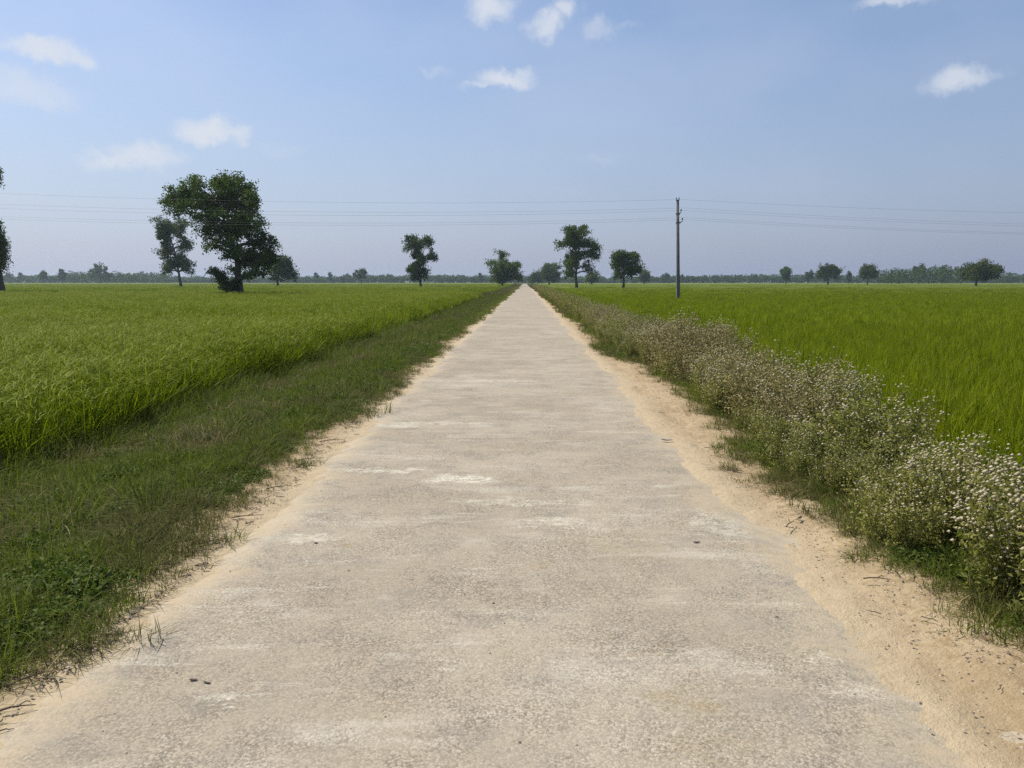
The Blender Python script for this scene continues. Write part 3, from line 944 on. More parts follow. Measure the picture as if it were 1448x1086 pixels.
Z2 = (200, 230, 5.43); Z3 = (540, 310, 6.58); Z4 = (740, 300, 6.58); Z1 = (0, 220, 5.43); Z6 = (1080, 350, 3.935)
tree('broad_tree', 'largest dark spreading tree with a heavy crown standing in the left rice field', None, 338, 84, Z2,
     [(748, 1000), (748, 860), (735, 740), (705, 620), (690, 500), (690, 380)],
     [(690, 165, 105, 66), (620, 150, 60, 48), (770, 145, 62, 50), (810, 215, 80, 70), (880, 290, 72, 70), (460, 200, 85, 62), (330, 275, 92, 70), (285, 355, 48, 50), (345, 400, 42, 50),
      (560, 285, 100, 62), (590, 425, 125, 62), (520, 535, 72, 48), (575, 645, 58, 45), (700, 520, 100, 85), (770, 330, 90, 55),
      (870, 500, 120, 85), (940, 620, 118, 95), (900, 740, 130, 90), (985, 760, 70, 80), (790, 740, 90, 75), (660, 720, 46, 42), (700, 620, 90, 60),
      (690, 825, 45, 35), (845, 860, 60, 38), (930, 850, 80, 40),
      (620, 195, 75, 60), (700, 250, 95, 55), (850, 385, 75, 62), (790, 430, 80, 60), (500, 335, 75, 45), (400, 250, 80, 60), (860, 230, 70, 60), (430, 360, 80, 45), (470, 440, 60, 42), (560, 480, 70, 50)],
     .42, 13500, .34, M_LEAF, .62, fill=.22)
tree('leaning_bush', 'small leaning bush at the foot of the largest tree', None, 321, 83, Z2, [(690, 1000), (660, 930), (600, 860)],
     [(565, 835, 52, 38), (615, 880, 50, 40), (650, 930, 60, 42), (680, 970, 55, 36), (700, 930, 40, 40)], .09, 1700, .26, M_LEAF_GREY, .45, cat='bush')
tree('forked_tree', 'slender open tree with a forked pale trunk beside the largest tree', None, 255.5, 190, Z2,
     [(303, 945), (290, 830), (282, 730), (262, 640), (240, 560)],
     [(190, 470, 58, 62), (200, 540, 50, 40), (330, 480, 52, 55), (265, 515, 46, 42), (200, 600, 52, 32), (375, 640, 42, 42), (185, 700, 42, 36),
      (325, 560, 46, 42), (330, 640, 32, 40), (215, 650, 40, 40), (310, 715, 44, 44), (230, 765, 40, 40), (180, 540, 34, 50), (345, 785, 52, 55), (205, 830, 62, 36), (270, 770, 46, 32), (375, 830, 30, 32), (235, 680, 30, 26)],
     .30, 5600, .55, M_LEAF_GREY, .9, fill=1.0)
tree('dome_tree', 'dark domed tree half hidden behind the right side of the largest tree', None, 392, 240, Z2, [(1045, 945), (1045, 900), (1060, 850)],
     [(1060, 790, 60, 60), (1130, 790, 52, 62), (1090, 850, 80, 60), (1030, 850, 60, 55), (1150, 860, 40, 55), (1100, 745, 40, 40)], .45, 3200, .75, M_LEAF, 1.2)
tree('roadside_giant', 'dark tree cut off by the left edge of the picture', None, 1.5, 97, Z1, [(12, 1045), (3, 950), (-8, 800), (-30, 600), (-45, 400)],
     [(-70, 180, 110, 95), (5, 130, 42, 60), (28, 170, 32, 62), (-110, 380, 100, 90), (-30, 300, 26, 40), (-60, 560, 90, 90), (-10, 620, 30, 110), (28, 660, 28, 60), (45, 735, 30, 55),
      (-30, 760, 85, 90), (20, 830, 36, 46), (-90, 830, 80, 60), (-180, 300, 90, 110), (-190, 640, 90, 130), (12, 535, 16, 30), (36, 700, 36, 60), (20, 860, 36, 34), (30, 790, 40, 50), (8, 190, 44, 50), (0, 590, 26, 70), (18, 120, 38, 50), (24, 210, 34, 36), (-10, 80, 44, 40)], .4, 9500, .36, M_LEAF, .75)
tree('notched_tree', 'solitary upright tree with a notched two lobed top left of the road', None, 595, 200, Z3,
     [(362, 625), (358, 540), (352, 420), (350, 320)],
     [(275, 205, 70, 52), (430, 205, 60, 55), (350, 255, 62, 45), (232, 275, 30, 26), (470, 340, 52, 46), (340, 330, 68, 45), (375, 390, 50, 35),
      (305, 485, 70, 46), (398, 500, 42, 50), (330, 425, 42, 32), (320, 550, 50, 26), (265, 460, 40, 30)], .33, 4200, .6, M_LEAF, 1.0)
tree('tiered_bush_tree', 'dark bushy tree with a raised middle beside the far end of the road, left side', None, 709, 262, Z3,
     [(1118, 625), (1118, 540), (1125, 420)],
     [(1130, 330, 68, 34), (1000, 415, 55, 34), (1100, 410, 75, 50), (1060, 500, 66, 52), (1180, 450, 75, 52), (1275, 425, 66, 32), (1210, 520, 76, 52), (1120, 560, 60, 52),
      (1285, 540, 36, 42), (1060, 565, 36, 40), (1130, 480, 70, 60)], .4, 4200, .75, M_LEAF, 1.2, base_z=-.1)
tree('tall_ragged_tree', 'tall ragged open tree with a side limb right of the road', None, 815, 195, Z4,
     [(496, 697), (492, 600), (490, 480), (485, 340), (480, 240)],
     [(430, 180, 68, 58), (550, 175, 72, 60), (335, 305, 36, 48), (415, 285, 55, 50), (500, 260, 76, 66), (600, 295, 55, 48), (685, 310, 40, 52), (480, 385, 70, 50),
      (600, 390, 55, 50), (665, 405, 44, 42), (400, 460, 48, 62), (430, 555, 55, 52), (470, 500, 50, 50), (590, 500, 40, 42), (622, 545, 36, 34), (405, 590, 34, 34)],
     .36, 5200, .58, M_LEAF, .95)
tree('round_topped_tree', 'compact round topped tree right of the tall ragged tree', None, 882, 200, Z4, [(934, 688), (934, 620), (936, 540), (930, 470)],
     [(858, 405, 52, 44), (930, 400, 66, 46), (1030, 415, 48, 42), (848, 485, 48, 46), (940, 490, 76, 52), (1040, 525, 64, 42), (895, 580, 55, 40), (1015, 570, 55, 34), (1075, 530, 36, 36)],
     .34, 3800, .6, M_LEAF, 1.0)
tree('spreading_tree', 'low spreading olive brown tree near the right edge of the picture', None, 1379.5, 270, Z6, [(1180, 210), (1182, 190), (1190, 150)],
     [(1150, 108, 44, 26), (1215, 95, 52, 26), (1200, 130, 75, 32), (1118, 140, 28, 26), (1275, 112, 40, 26), (1285, 145, 32, 22), (1190, 170, 42, 22), (1240, 165, 40, 20), (1135, 170, 22, 18)],
     .5, 3400, .75, M_LEAF_OLIVE, 1.15, base_z=GZ)
tree('round_field_tree', 'dark round crowned tree in the right field, larger of the pair', None, 1171, 420, Z6, [(357, 203), (357, 180), (358, 140)],
     [(330, 135, 36, 32), (385, 130, 38, 32), (358, 115, 42, 24), (360, 150, 58, 26), (318, 150, 22, 24), (402, 150, 24, 24)], .5, 3600, .95, M_LEAF, 1.5)
tree('round_field_tree', 'dark round crowned tree in the right field, smaller of the pair', None, 1226.5, 420, Z6, [(577, 203), (577, 185), (578, 150)],
     [(565, 130, 30, 30), (600, 130, 30, 30), (582, 115, 36, 20), (580, 155, 46, 26), (555, 150, 20, 20), (612, 152, 20, 20)], .42, 3000, .95, M_LEAF, 1.5)
tree('slim_field_tree', 'small tree standing alone right of the power pole', None, 1110, 520, Z6, [(122, 200), (122, 180), (121, 150)],
     [(110, 135, 18, 20), (132, 135, 18, 20), (120, 122, 20, 12), (122, 158, 24, 18)], .35, 1700, 1.1, M_LEAF, 1.6)
# hazier roadside trees near the vanishing point
tree('hazy_roadside_tree', 'hazy grey roadside tree just left of the tall ragged tree', None, 777.5, 430, Z4, [(242, 668), (240, 630), (240, 560)],
     [(225, 500, 52, 36), (245, 555, 75, 56), (195, 575, 40, 52), (300, 540, 48, 52), (310, 600, 36, 46), (240, 620, 60, 36)], .55, 2400, 1.2, M_LEAF, 1.9, base_z=-.1)
tree('hazy_roadside_tree', 'hazy lower roadside tree nearest the far end of the road, right side', None, 761, 540, Z4, [(135, 668), (135, 640), (135, 600)],
     [(130, 580, 50, 36), (110, 615, 42, 42), (165, 610, 40, 46), (75, 630, 30, 26)], .5, 1500, 1.4, M_LEAF, 2.2, base_z=-.1)
tree('hazy_roadside_tree', 'small hazy tree showing under the right limb of the tall ragged tree', None, 836, 430, Z4, [(632, 665), (634, 640), (638, 610)],
     [(620, 595, 34, 36), (660, 595, 34, 36), (640, 622, 46, 30)], .4, 1100, 1.2, M_LEAF, 1.8)
tree('hazy_roadside_tree', 'small hazy tree behind the right side of the round topped tree', None, 911, 520, Z4, [(1125, 660), (1125, 640), (1128, 600)],
     [(1120, 575, 36, 32), (1145, 590, 32, 40), (1120, 620, 40, 28)], .4, 1000, 1.4, M_LEAF, 2.2)

# far trees: a handful of crowns, each copy a tree of its own with trunk and crown
def far_proto(kind):
    lb = {'round': [(-2.2, 0, 6.2, 2.4, 2.6, 2.6), (2.2, .4, 6.2, 2.5, 2.6, 2.6), (0, -.5, 8.0, 2.8, 2.6, 2.2), (0, 0, 5.0, 4.0, 3.4, 2.0)],
          'tall': [(-.8, 0, 5.2, 1.9, 1.9, 2.3), (.9, .3, 6.6, 1.9, 1.9, 2.4), (0, -.3, 8.6, 1.7, 1.7, 1.8), (.3, 0, 4.0, 2.3, 2.0, 1.6)],
          'wide': [(-3.8, 0, 5.0, 2.8, 2.6, 2.2), (3.9, .3, 4.8, 2.8, 2.6, 2.1), (0, .3, 7.2, 3.6, 3.0, 2.6), (-1.5, 0, 4.2, 4.2, 3.4, 2.2), (2.0, 0, 4.0, 3.6, 3.0, 2.2)]}[kind]
    cr, ce = build_crown(lb, 1700, .85, M_LEAF, 1.05)
    tr = build_trunk([(0, 0, 0), (.1, 0, 2.5), (0, .1, 5)], .38, ce, .5, 5, False)
    return tr, cr
FP = {'round': [far_proto('round') for _ in range(2)], 'tall': [far_proto('tall') for _ in range(2)], 'wide': [far_proto('wide') for _ in range(2)]}
G_FAR = 'lone trees along the hazy skyline'
FAR = [  # px, py of top, D, kind, label
    (13, 385, 900, 'wide', 'low hazy skyline tree just right of the tree cut by the left edge'),
    (30, 386, 900, 'tall', 'small narrow hazy skyline tree before the first round one on the left'),
    (62, 381.5, 700, 'round', 'rounded blue grey skyline tree near the left edge, wider of two'),
    (88, 381, 700, 'tall', 'rounded blue grey skyline tree near the left edge, narrower of two'),
    (142, 372.5, 720, 'wide', 'tallest hazy tree rising above the wood on the left skyline'),
    (447, 386, 900, 'tall', 'narrow skyline tree right of the largest tree, first of three'),
    (467, 385.5, 850, 'tall', 'narrow skyline tree right of the largest tree, second of three'),
    (490, 387, 950, 'round', 'low skyline tree just left of the dark small one before the notched tree'),
    (510.5, 378, 620, 'round', 'dark small skyline tree halfway between the largest and the notched tree'),
    (551, 388.5, 950, 'wide', 'low hazy tree left of the notched tree'),
    (619, 388.5, 950, 'round', 'low hazy tree right of the notched tree'),
    (639, 389, 950, 'round', 'hazy knob of a tree midway between notched tree and tiered bush tree'),
    (654, 389, 950, 'wide', 'hazy wide tree left of the tiered bush tree'),
    (679, 386.5, 800, 'tall', 'narrow hazy tree touching the left side of the tiered bush tree'),
    (941, 385, 850, 'round', 'rounded hazy tree just left of the power pole'),
    (963, 388, 900, 'round', 'hazy tree just right of the power pole foot'),
    (986, 390, 950, 'round', 'hazy tree second right of the power pole'),
    (1013, 389.5, 950, 'wide', 'hazy tree third right of the power pole'),
    (1029, 389.5, 950, 'tall', 'hazy tree fourth right of the power pole'),
    (1043, 389.5, 950, 'round', 'hazy tree fifth right of the power pole'),
    (1068, 388, 900, 'wide', 'hazy wide tree left of the small lone tree'),
    (1144, 382.5, 640, 'round', 'hazy grey tree left of the larger round crowned tree'),
    (1200, 384, 640, 'tall', 'hazy grey tree between the two round crowned trees'),
    (1299, 374, 620, 'round', 'taller hump of a tree at the left of the right hand wood'),
    (1332, 375.5, 620, 'wide', 'broad hazy tree at the right of the right hand wood'),
    (1431, 386, 800, 'wide', 'hazy tree at the right edge beyond the spreading tree'),
]
seen = {}
for i, (px, py, D, kind, lb) in enumerate(FAR):
    tr, cr = FP[kind][i % 2]
    X, Y = at_dist(px, D)
    top = height_at(py, D)
    s = (top - GZ) / (10.2 if kind == 'tall' else 10.0 if kind == 'round' else 9.6)
    r = empty('skyline_tree', (X, Y, GZ), prnd.uniform(-.6, .6), s)
    tag(r, lb, 'tree', G_FAR)
    link('trunk', tr, r); link('crown', cr, r)

# the continuous far wood that nobody could count
def far_wood():
    acc = Acc()
    def put(px, D, top_py, wpx):
        X, Y = at_dist(px, D)
        m = D / F0
        top = CAM_H + (HORIZON - top_py) * m - GZ
        w = wpx * m
        n = 150
        d = rand_dirs(n, .2)
        rr = rng.random(n) ** .4
        pos = np.array([X, Y, GZ + top * .5]) + d * rr[:, None] * np.array([w * .55, w * .5, top * .5])
        acc.add(*leaf_quads(pos, 1.5 * D / 800 * rng.uniform(.7, 1.5, n), .4, .7))
    for D, base, amp in ((880, 391.5, 2.2), (1050, 391.0, 2.0), (1250, 390.5, 2.0)):
        px = -140.0
        while px < 1600:
            h = base + amp * (rng.random() - .5) * 2 - 1.5 * math.sin(px * .013)
            put(px, D, h, rng.uniform(10, 20)); px += rng.uniform(5, 11)
    for px in np.arange(100, 236, 5.0): put(px + rng.uniform(-2, 2), rng.uniform(740, 830), 385 + rng.normal() * 1.2, 15)
    for px in np.arange(1243, 1362, 3.2):
        t = (px - 1243) / 115
        put(px + rng.uniform(-2, 2), rng.uniform(540, 640), 383.5 - 7 * math.sin(min(1, t * 1.4) * math.pi * .55) + rng.normal() * 1.3, 16)
    for px in np.arange(1400, 1520, 6.0): put(px, rng.uniform(750, 850), 387 + rng.normal() * 1.2, 16)
    return acc.mesh('far_treeline', M_LEAF)
tag(link('far_treeline', far_wood()), 'low blue grey band of woods along the whole horizon', 'woods', kind='stuff')

# ------------------------------------------------------------------ power pole and wires
M_POLE, nt, nd, lk = new_mat('pole_concrete')
tc = N(nt, 'ShaderNodeTexCoord')
nz = noise_node(nt, 4, 6, .65, mapping(nt, tc.outputs['Object'], (3, 3, .5)))
pc = mixc(nt, maprange(nt, nz.outputs['Fac'], .35, .65), (.075, .075, .072), (.15, .145, .135))
p = N(nt, 'ShaderNodeBsdfPrincipled'); p.inputs['Roughness'].default_value = .85
lk.new(pc, p.inputs['Base Color'])
out = N(nt, 'ShaderNodeOutputMaterial'); lk.new(p.outputs[0], out.inputs['Surface'])
M_IRON = plain_mat('rusty_iron', (.07, .06, .055), .6, .3)
M_PORC = plain_mat('brown_porcelain', (.09, .055, .04), .3)
M_WIRE = plain_mat('aluminium_wire', (.16, .16, .17), .5, .6)

POLE_D = 70.0
mpole = POLE_D / F0
px0, py0 = at_dist(959.8, POLE_D)
pole = empty('power_pole', (px0, py0, GZ), 0)
pole.rotation_euler = (0, R(-1.9), math.atan2(-px0, py0) + R(16))
tag(pole, 'slender leaning dark power pole with two short side brackets in the right field', 'power pole')
POLE_H = height_at(283.5, POLE_D) - GZ
def taper_box(h0, h1, w0, d0, w1, d1, cx=0, cy=0, bev=.18):
    # chamfered rectangular section, eight corners
    def ring(w, d, z):
        b = min(w, d) * bev
        return [(cx - w + b, cy - d, z), (cx + w - b, cy - d, z), (cx + w, cy - d + b, z), (cx + w, cy + d - b, z),
                (cx + w - b, cy + d, z), (cx - w + b, cy + d, z), (cx - w, cy + d - b, z), (cx - w, cy - d + b, z)]
    v = ring(w0, d0, h0) + ring(w1, d1, h1)
    q = [(i, (i + 1) % 8, 8 + (i + 1) % 8, 8 + i) for i in range(8)]
    q += [(8, 9, 10, 15), (10, 11, 14, 15), (11, 12, 13, 14)]
    return np.array(v), np.array(q)
v, q = taper_box(-.3, POLE_H, .155, .13, .105, .085)
link('shaft', make_mesh('shaft', v, q, M_POLE), pole)
# cap with two pin insulators on top
v, q = taper_box(POLE_H + .002, POLE_H + .07, .16, .05, .16, .05)
cap = link('pole_cap', make_mesh('pole_cap', v, q, M_IRON), pole)
def insulator_mesh(s=1.0):
    prof = [(.015, 0), (.015, .06), (.055, .065), (.06, .09), (.04, .11), (.05, .13), (.045, .16), (.025, .19), (.004, .20)]
    pts = np.array([(0, 0, z * s) for r, z in prof]); rad = np.array([r * s for r, z in prof])
    v, q = tubes([(pts, rad)], 10)
    return make_mesh('insulator', v, q, M_PORC, smooth=True)
INS = insulator_mesh(1.0)
def child(name, me, parent, loc):
    o = link(name, me, parent, loc); return o
child('insulator', INS, cap, (-.12, 0, POLE_H + .07)); child('insulator', INS, cap, (.12, 0, POLE_H + .07))
attach = []
for (bx, pyb) in ((.30, 296.5), (.42, 309.0)):
    z = height_at(pyb, POLE_D) - GZ - .22
    vv, qq = tubes([(np.array([(.05, 0, z - .14), (bx * .6, 0, z - .10), (bx, 0, z - .03), (bx, 0, z + .04)]), np.array([.035, .035, .03, .028])),
                    (np.array([(.08, -.02, z - .34), (bx * .75, 0, z - .08)]), np.array([.018, .018]))], 6)
    br = link('bracket', make_mesh('bracket', vv, qq, M_IRON), pole)
    child('insulator', insulator_mesh(1.25), br, (bx, 0, z + .03))
    v, q = taper_box(z - .18, z - .08, .165, .14, .163, .138)
    link('clamp_band', make_mesh('clamp_band', v, q, M_IRON), pole)

def wire(label, y_left, y_pole, y_right, off):
    """heights are read at the picture's left edge, the pole and the right edge; the spans sag between poles outside the frame"""
    A = np.array([-62.0, 56.0]); B = np.array([px0 + off[0], py0 + off[1]]); Cc = np.array([90.0, 79.0])
    pts = []
    def height(px, py):
        d = ray(px, HORIZON)
        return d
    def z_at(P, py): return height_at(py, float(np.hypot(P[0] * math.sin(-YAW), 0) * 0 + abs(P[0] * -math.sin(YAW) + P[1] * math.cos(YAW))))
    zb = z_at(B, y_pole)
    def span(P, Q, zp, tq, zq_at, sag, n=40):
        # zq: solve end height so that the wire passes zq_at at parameter tq
        zq = (zq_at + 4 * sag * tq * (1 - tq) - zp * (1 - tq)) / tq
        t = np.linspace(0, 1, n)
        xy = P[None] * (1 - t[:, None]) + Q[None] * t[:, None]
        z = zp * (1 - t) + zq * t - 4 * sag * t * (1 - t)
        return np.concatenate([xy, z[:, None]], 1)
    dl = at_dist(0, 1.0); tl = None
    # parameter where the left span crosses the left edge of the picture
    def cross(P, Q, px):
        d = np.array(at_dist(px, 1.0)); M_ = np.array([[Q[0] - P[0], -d[0]], [Q[1] - P[1], -d[1]]])
        s = np.linalg.solve(M_, -P); return s[0], P * (1 - s[0]) + Q * s[0]
    tl, Pl = cross(B, A, 0); tr, Pr = cross(B, Cc, 1448)
    left = span(B, A, zb, tl, z_at(Pl, y_left), .95)[::-1]
    right = span(B, Cc, zb, tr, z_at(Pr, y_right), .8)
    path = np.concatenate([left, right[1:]])
    v, q = tubes([(path, np.full(len(path), .0055))], 5)
    tag(link('power_wire', make_mesh('power_wire', v, q, M_WIRE, smooth=True)), label, 'wire', 'wires of the power line')
wire('topmost thin power wire crossing the sky and the road', 273, 282, 301, (0, 0))
wire('second power wire from the top, upper of the middle pair', 288.5, 294, 317, (.3, 0))
wire('third power wire, lower of the middle pair', 294.5, 297.5, 320, (.3, .4))
wire('fourth power wire, upper of the lowest pair', 306, 307.5, 329.5, (.42, .3))
wire('lowest power wire, just under its close neighbour', 309.5, 310.5, 331.5, (.42, -.1))

# ------------------------------------------------------------------ small things lying on the road and the sand
def leaf_litter(name, label, px, py, L, Wd, rz, mat=M_DEADLEAF, curl=.35, cat='leaf', group=None):
    x, y = on_ground(px, py, .02)
    n = 7
    t = np.linspace(-.5, .5, n)
    w = Wd * .5 * np.sqrt(np.clip(1 - (2 * t) ** 2, 0.02, 1)) * (1 - .3 * t)
    zc = .006 + curl * L * (t ** 2)
    V = []
    for i in range(n):
        V += [(t[i] * L, -w[i], zc[i] + .2 * w[i]), (t[i] * L, 0, zc[i]), (t[i] * L, w[i], zc[i] + .25 * w[i])]
    Q = []
    for i in range(n - 1):
        for j in range(2): Q.append((i * 3 + j, i * 3 + j + 1, i * 3 + j + 4, i * 3 + j + 3))
    V = np.array(V); V2 = V + np.array([0, 0, -.0015])
    Q = np.array(Q); o = len(V)
    me = make_mesh(name, np.concatenate([V, V2]), np.concatenate([Q, Q[:, ::-1] + o]), mat, smooth=True)
    tag(link(name, me, None, (x, y, .016), rz), label, cat, group)
leaf_litter('dead_leaf', 'dark curled dead leaf on the concrete, left one of two', 274, 962, .035, .014, .1)
leaf_litter('dead_leaf', 'dark curled dead leaf on the concrete, right one of two', 293, 966, .034, .010, -.25)
leaf_litter('dead_leaf', 'long dark dead leaf on the sandy edge right of the road', 943, 623, .13, .04, -.25)
leaf_litter('dead_leaf', 'tiny black leaf beside the round tan stain on the road', 447, 768, .024, .016, .6)
leaf_litter('dead_leaf', 'brown curled leaf on the right shoulder near a tuft of dry grass', 1131, 733, .07, .022, .9)
leaf_litter('dead_leaf', 'small dark leaf at the right concrete edge beside the chalky streaks', 985, 767, .05, .016, .2)

def twig(label, px, py, L, rz, group=None, fork=True):
    x, y = on_ground(px, py, .02)
    paths = [(np.array([(-.5 * L, 0, .006), (-.2 * L, .04 * L, .012), (.1 * L, -.02 * L, .016), (.5 * L, .05 * L, .008)]), np.array([.004, .0038, .003, .0018]))]
    if fork: paths.append((np.array([(.0, .01 * L, .014), (.2 * L, .16 * L, .022), (.3 * L, .22 * L, .012)]), np.array([.0026, .002, .0012])))
    v, q = tubes(paths, 5)
    z = float(zground(np.array([x]), np.array([y]))[0])
    tag(link('dry_twig', make_mesh('dry_twig', v, q, M_TWIG, smooth=True), None, (x, y, z + .014), rz), label, 'twig', group)
GT = 'dry twigs fallen on the sandy edges'
for k, (px, py, L, rz) in enumerate([(350, 730, .22, .3), (395, 690, .2, .5), (440, 650, .24, .4), (300, 765, .18, .7), (230, 800, .2, .3), (180, 842, .2, .5), (120, 880, .22, .2), (60, 925, .2, .5),
                                     (40, 960, .16, .9), (25, 1000, .12, .3), (1118, 742, .16, .9), (1240, 822, .14, -.2), (1040, 665, .14, -.2), (500, 598, .26, .2), (470, 622, .26, .4)]):
    twig('thin dry twig on the sand left of the concrete' if px < 724 else 'thin dry twig on the sand right of the concrete', px, py, L, rz,
         'dry twigs on the left sandy edge' if px < 724 else 'dry twigs on the right sandy edge')

# grit, rootlets and crumbs over both shoulders: nobody could count them
cl = bpy.data.collections.new('grit_bits')
def pebble(mat, s):
    d = np.array([[1, 0, 0], [.6, .8, .1], [-.3, .9, 0], [-1, .1, 0], [-.4, -.8, .1], [.5, -.9, 0]]) * rng.uniform(.7, 1.2, (6, 1))
    low = d * np.array([1, 1, 0]) + np.array([0, 0, -.2]); top = d * np.array([.6, .6, 0]) + np.array([0, 0, .45]) + rng.normal(size=(6, 3)) * .08
    v = np.concatenate([low, top]) * s
    q = [(i, (i + 1) % 6, 6 + (i + 1) % 6, 6 + i) for i in range(6)] + [(6, 7, 8, 9), (6, 9, 10, 11)]
    template(cl, 'grit_bit', make_mesh('grit_bit', v, np.array(q), mat))
M_PEB = plain_mat('sandstone_grit', (.42, .34, .25), .9); M_PEBD = plain_mat('dark_grit', (.17, .14, .11), .9)
for k in range(3): pebble(M_PEB, 1.0)
for k in range(2): pebble(M_PEBD, 1.0)
for k in range(3):
    L = 1.0
    pts = np.cumsum(np.concatenate([[[0, 0, .05]], rng.normal(size=(4, 3)) * np.array([.25, .18, .03]) + np.array([.25, 0, 0])]), 0)
    v, q = tubes([(pts, np.array([.07, .06, .06, .05, .03]))], 4)
    template(cl, 'grit_bit', make_mesh('grit_bit', v, q, M_TWIG))
n = 4200
yy = rng.random(n) ** 1.6 * 22 + 1.5
sd = np.where(rng.random(n) < .5, -1, 1)
xx = np.where(sd < 0, grass_l(yy) + (conc_l(yy) - grass_l(yy)) * rng.beta(1.2, 1.6, n), grass_r(yy) + (conc_r(yy) - grass_r(yy)) * rng.beta(1.1, 1.6, n))
onroad = rng.random(n) < .16
xx = np.where(onroad, rng.uniform(-1.7, 1.5, n), xx)
idx = np.where(rng.random(n) < np.where(sd < 0, .26, .035), rng.integers(5, 8, n), rng.integers(0, 5, n)); idx = np.where(onroad, rng.integers(0, 5, n), idx)
sc = np.where(idx < 5, rng.uniform(.0025, .008, n), rng.uniform(.015, .05, n))
zz = np.where(onroad, .015, zground(xx, yy) + .008)
tag(scatter('grit_litter', np.stack([xx, yy, zz], 1), rng.random(n) * 6.28, sc, idx, cl), 'scattered grit crumbs and rootlets on the sandy shoulders', 'grit', kind='stuff')

# ------------------------------------------------------------------ light, sky, air
SUN_AZ, SUN_EL = R(-62), R(56)      # azimuth from straight ahead, negative = left
sv = Vector((math.sin(SUN_AZ) * math.cos(SUN_EL), math.cos(SUN_AZ) * math.cos(SUN_EL), math.sin(SUN_EL)))
sd_ = bpy.data.lights.new('sun', 'SUN'); sd_.energy = 5.0; sd_.angle = R(.55); sd_.color = (1.0, .935, .82)
sun = bpy.data.objects.new('sun', sd_); sun.rotation_euler = sv.to_track_quat('Z', 'Y').to_euler(); sun.location = (0, 0, 60)
C.objects.link(sun)

world = bpy.data.worlds.new('World'); scene.world = world
world.use_nodes = True
nt = world.node_tree; nt.nodes.clear(); lk = nt.links
sky = N(nt, 'ShaderNodeTexSky'); sky.sky_type = 'NISHITA'; sky.sun_disc = False
sky.sun_elevation = SUN_EL; sky.sun_rotation = SUN_AZ
sky.air_density = 1.15; sky.dust_density = 1.2; sky.ozone_density = 3.0; sky.altitude = 50
tcw = N(nt, 'ShaderNodeTexCoord'); V = tcw.outputs['Generated']
wn = noise_node(nt, 26, 6, .62, V)
wn2 = noise_node(nt, 4.5, 4, .5, mapping(nt, V, (1, 1, 2.2)))
sb = N(nt, 'ShaderNodeVectorMath', operation='SUBTRACT'); lk.new(wn.outputs['Color'], sb.inputs[0]); sb.inputs[1].default_value = (.5, .5, .5)
sc_ = N(nt, 'ShaderNodeVectorMath', operation='SCALE'); lk.new(sb.outputs[0], sc_.inputs[0]); sc_.inputs['Scale'].default_value = .05
adv = N(nt, 'ShaderNodeVectorMath', operation='ADD'); lk.new(V, adv.inputs[0]); lk.new(sc_.outputs[0], adv.inputs[1])
CLOUDS = [(62, 70, 42, 15, .95), (45, 74, 34, 9, .7), (112, 78, 18, 9, .8), (40, 128, 58, 24, .66), (296, 184, 40, 17, 1.0), (330, 190, 24, 10, .8), (165, 224, 40, 13, .8), (205, 222, 52, 16, .85), (395, 210, 46, 9, .32),
          (693, 12, 32, 19, .95), (775, 36, 24, 15, .85), (800, 18, 18, 14, .85), (848, 44, 22, 16, .55), (880, 36, 20, 7, .35), (712, 112, 40, 13, .95), (735, 104, 18, 10, .7), (680, 122, 32, 7, .7),
          (612, 100, 28, 8, .42), (1362, 112, 40, 16, .85), (1395, 112, 30, 10, .5), (1260, 2, 44, 9, .75), (850, 227, 38, 8, .32), (820, 60, 50, 10, .2)]
dens = None
for (px, py, rx, ry, amt) in CLOUDS:
    d = ray(px, py)
    rt = Vector((d.y, -d.x, 0)).normalized()          # horizontal, to the right
    upv = rt.cross(d).normalized()
    Mx = Matrix((rt, d, upv)).transposed()
    e = Mx.to_euler('XYZ')
    v = mapping(nt, adv.outputs[0], (1.35 * rx / F0, 1.0, 1.35 * ry / F0), tuple(d), tuple(e), 'TEXTURE')
    ln = N(nt, 'ShaderNodeVectorMath', operation='LENGTH'); lk.new(v, ln.inputs[0])
    f = maprange(nt, ln.outputs['Value'], 1.25, .1, 0, amt)
    dens = f if dens is None else mth(nt, 'MAXIMUM', dens, f)
wn3 = noise_node(nt, 60, 6, .65, V)
er = mth(nt, 'SUBTRACT', dens, mth(nt, 'MULTIPLY', mth(nt, 'SUBTRACT', 1.0, wn3.outputs['Fac']), .28))
dens = maprange(nt, er, -.05, 1.0, 0, .9)
cloud_col = (7.3, 7.7, 8.4)
veil = maprange(nt, wn2.outputs['Fac'], .36, .74, 0, .13)
c1 = mixc(nt, veil, sky.outputs['Color'], (6.3, 6.7, 7.5))
sepv = N(nt, 'ShaderNodeSeparateXYZ'); lk.new(V, sepv.inputs[0])
low = maprange(nt, sepv.outputs['Z'], .30, .0, 0, .78, False)
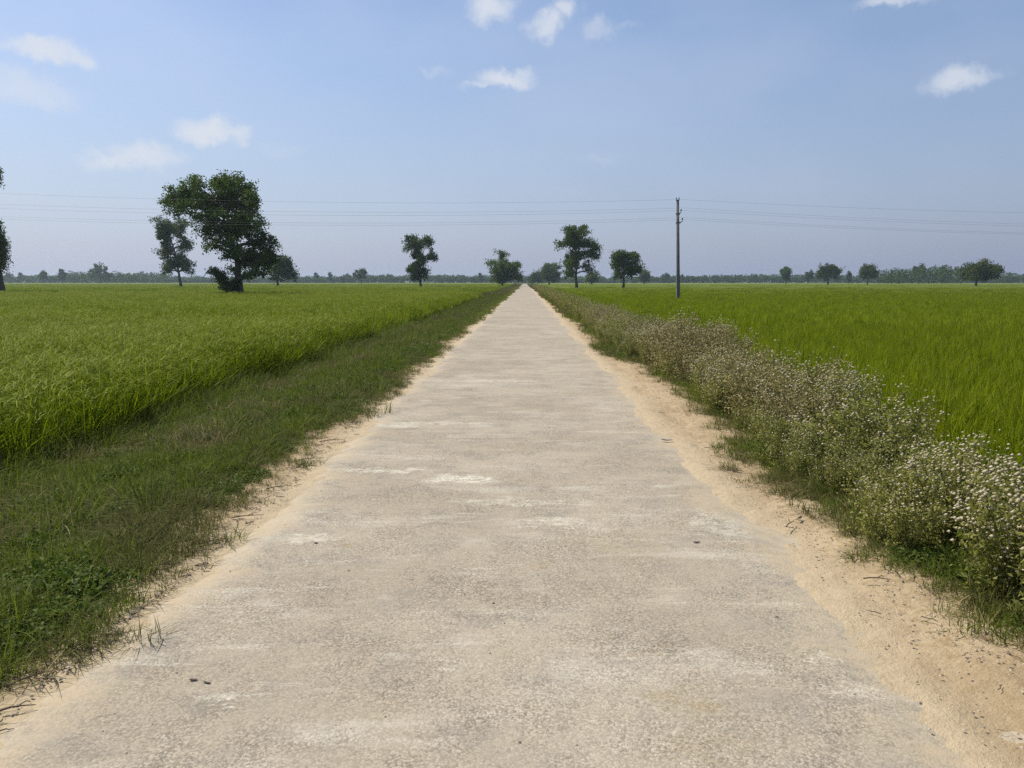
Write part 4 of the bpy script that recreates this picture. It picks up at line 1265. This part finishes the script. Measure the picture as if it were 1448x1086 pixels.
dts = N(nt, 'ShaderNodeVectorMath', operation='DOT_PRODUCT'); lk.new(V, dts.inputs[0]); dts.inputs[1].default_value = tuple(sv)
side_ = maprange(nt, dts.outputs['Value'], .0, .85, 0, 1, False)
c1 = mixc(nt, 1.0, c1, (1.28, 1.23, 1.27), 'MULTIPLY')
c1 = mixc(nt, low, c1, mixc(nt, side_, (2.5, 3.1, 5.1), (5.3, 6.2, 8.4)))
c2 = mixc(nt, dens, c1, cloud_col)
bg = N(nt, 'ShaderNodeBackground'); bg.inputs['Strength'].default_value = .10
lk.new(c2, bg.inputs['Color'])
wo = N(nt, 'ShaderNodeOutputWorld'); lk.new(bg.outputs[0], wo.inputs['Surface'])

HAZE = .0002
if HAZE:
    v = np.array([(x, y, z) for z in (-1.6, 26.0) for x, y in ((-6200, -700), (6200, -700), (6200, 6700), (-6200, 6700))])
    q = np.array([(3, 2, 1, 0), (4, 5, 6, 7), (0, 1, 5, 4), (1, 2, 6, 5), (2, 3, 7, 6), (3, 0, 4, 7)])
    mh, nt, nd, lk = new_mat('haze_air')
    pv = N(nt, 'ShaderNodeVolumePrincipled'); pv.inputs['Color'].default_value = (.74, .88, 1.0, 1); pv.inputs['Density'].default_value = HAZE; pv.inputs['Anisotropy'].default_value = .35
    o = N(nt, 'ShaderNodeOutputMaterial'); lk.new(pv.outputs[0], o.inputs['Volume'])
    tag(link('haze', make_mesh('haze', v, q, mh)), 'thin pale haze in the air over the fields', 'haze', kind='stuff')

# ------------------------------------------------------------------ render settings
scene.view_settings.view_transform = 'Standard'
scene.view_settings.look = 'None'
scene.view_settings.exposure = 0
scene.view_settings.gamma = 1
scene.render.engine = 'CYCLES'
cy = scene.cycles
cy.max_bounces = 6; cy.diffuse_bounces = 3; cy.glossy_bounces = 1; cy.transmission_bounces = 3; cy.transparent_max_bounces = 6; cy.volume_bounces = 0
cy.use_denoising = False
cy.use_adaptive_sampling = True; cy.adaptive_threshold = .004
cy.sample_clamp_indirect = 4
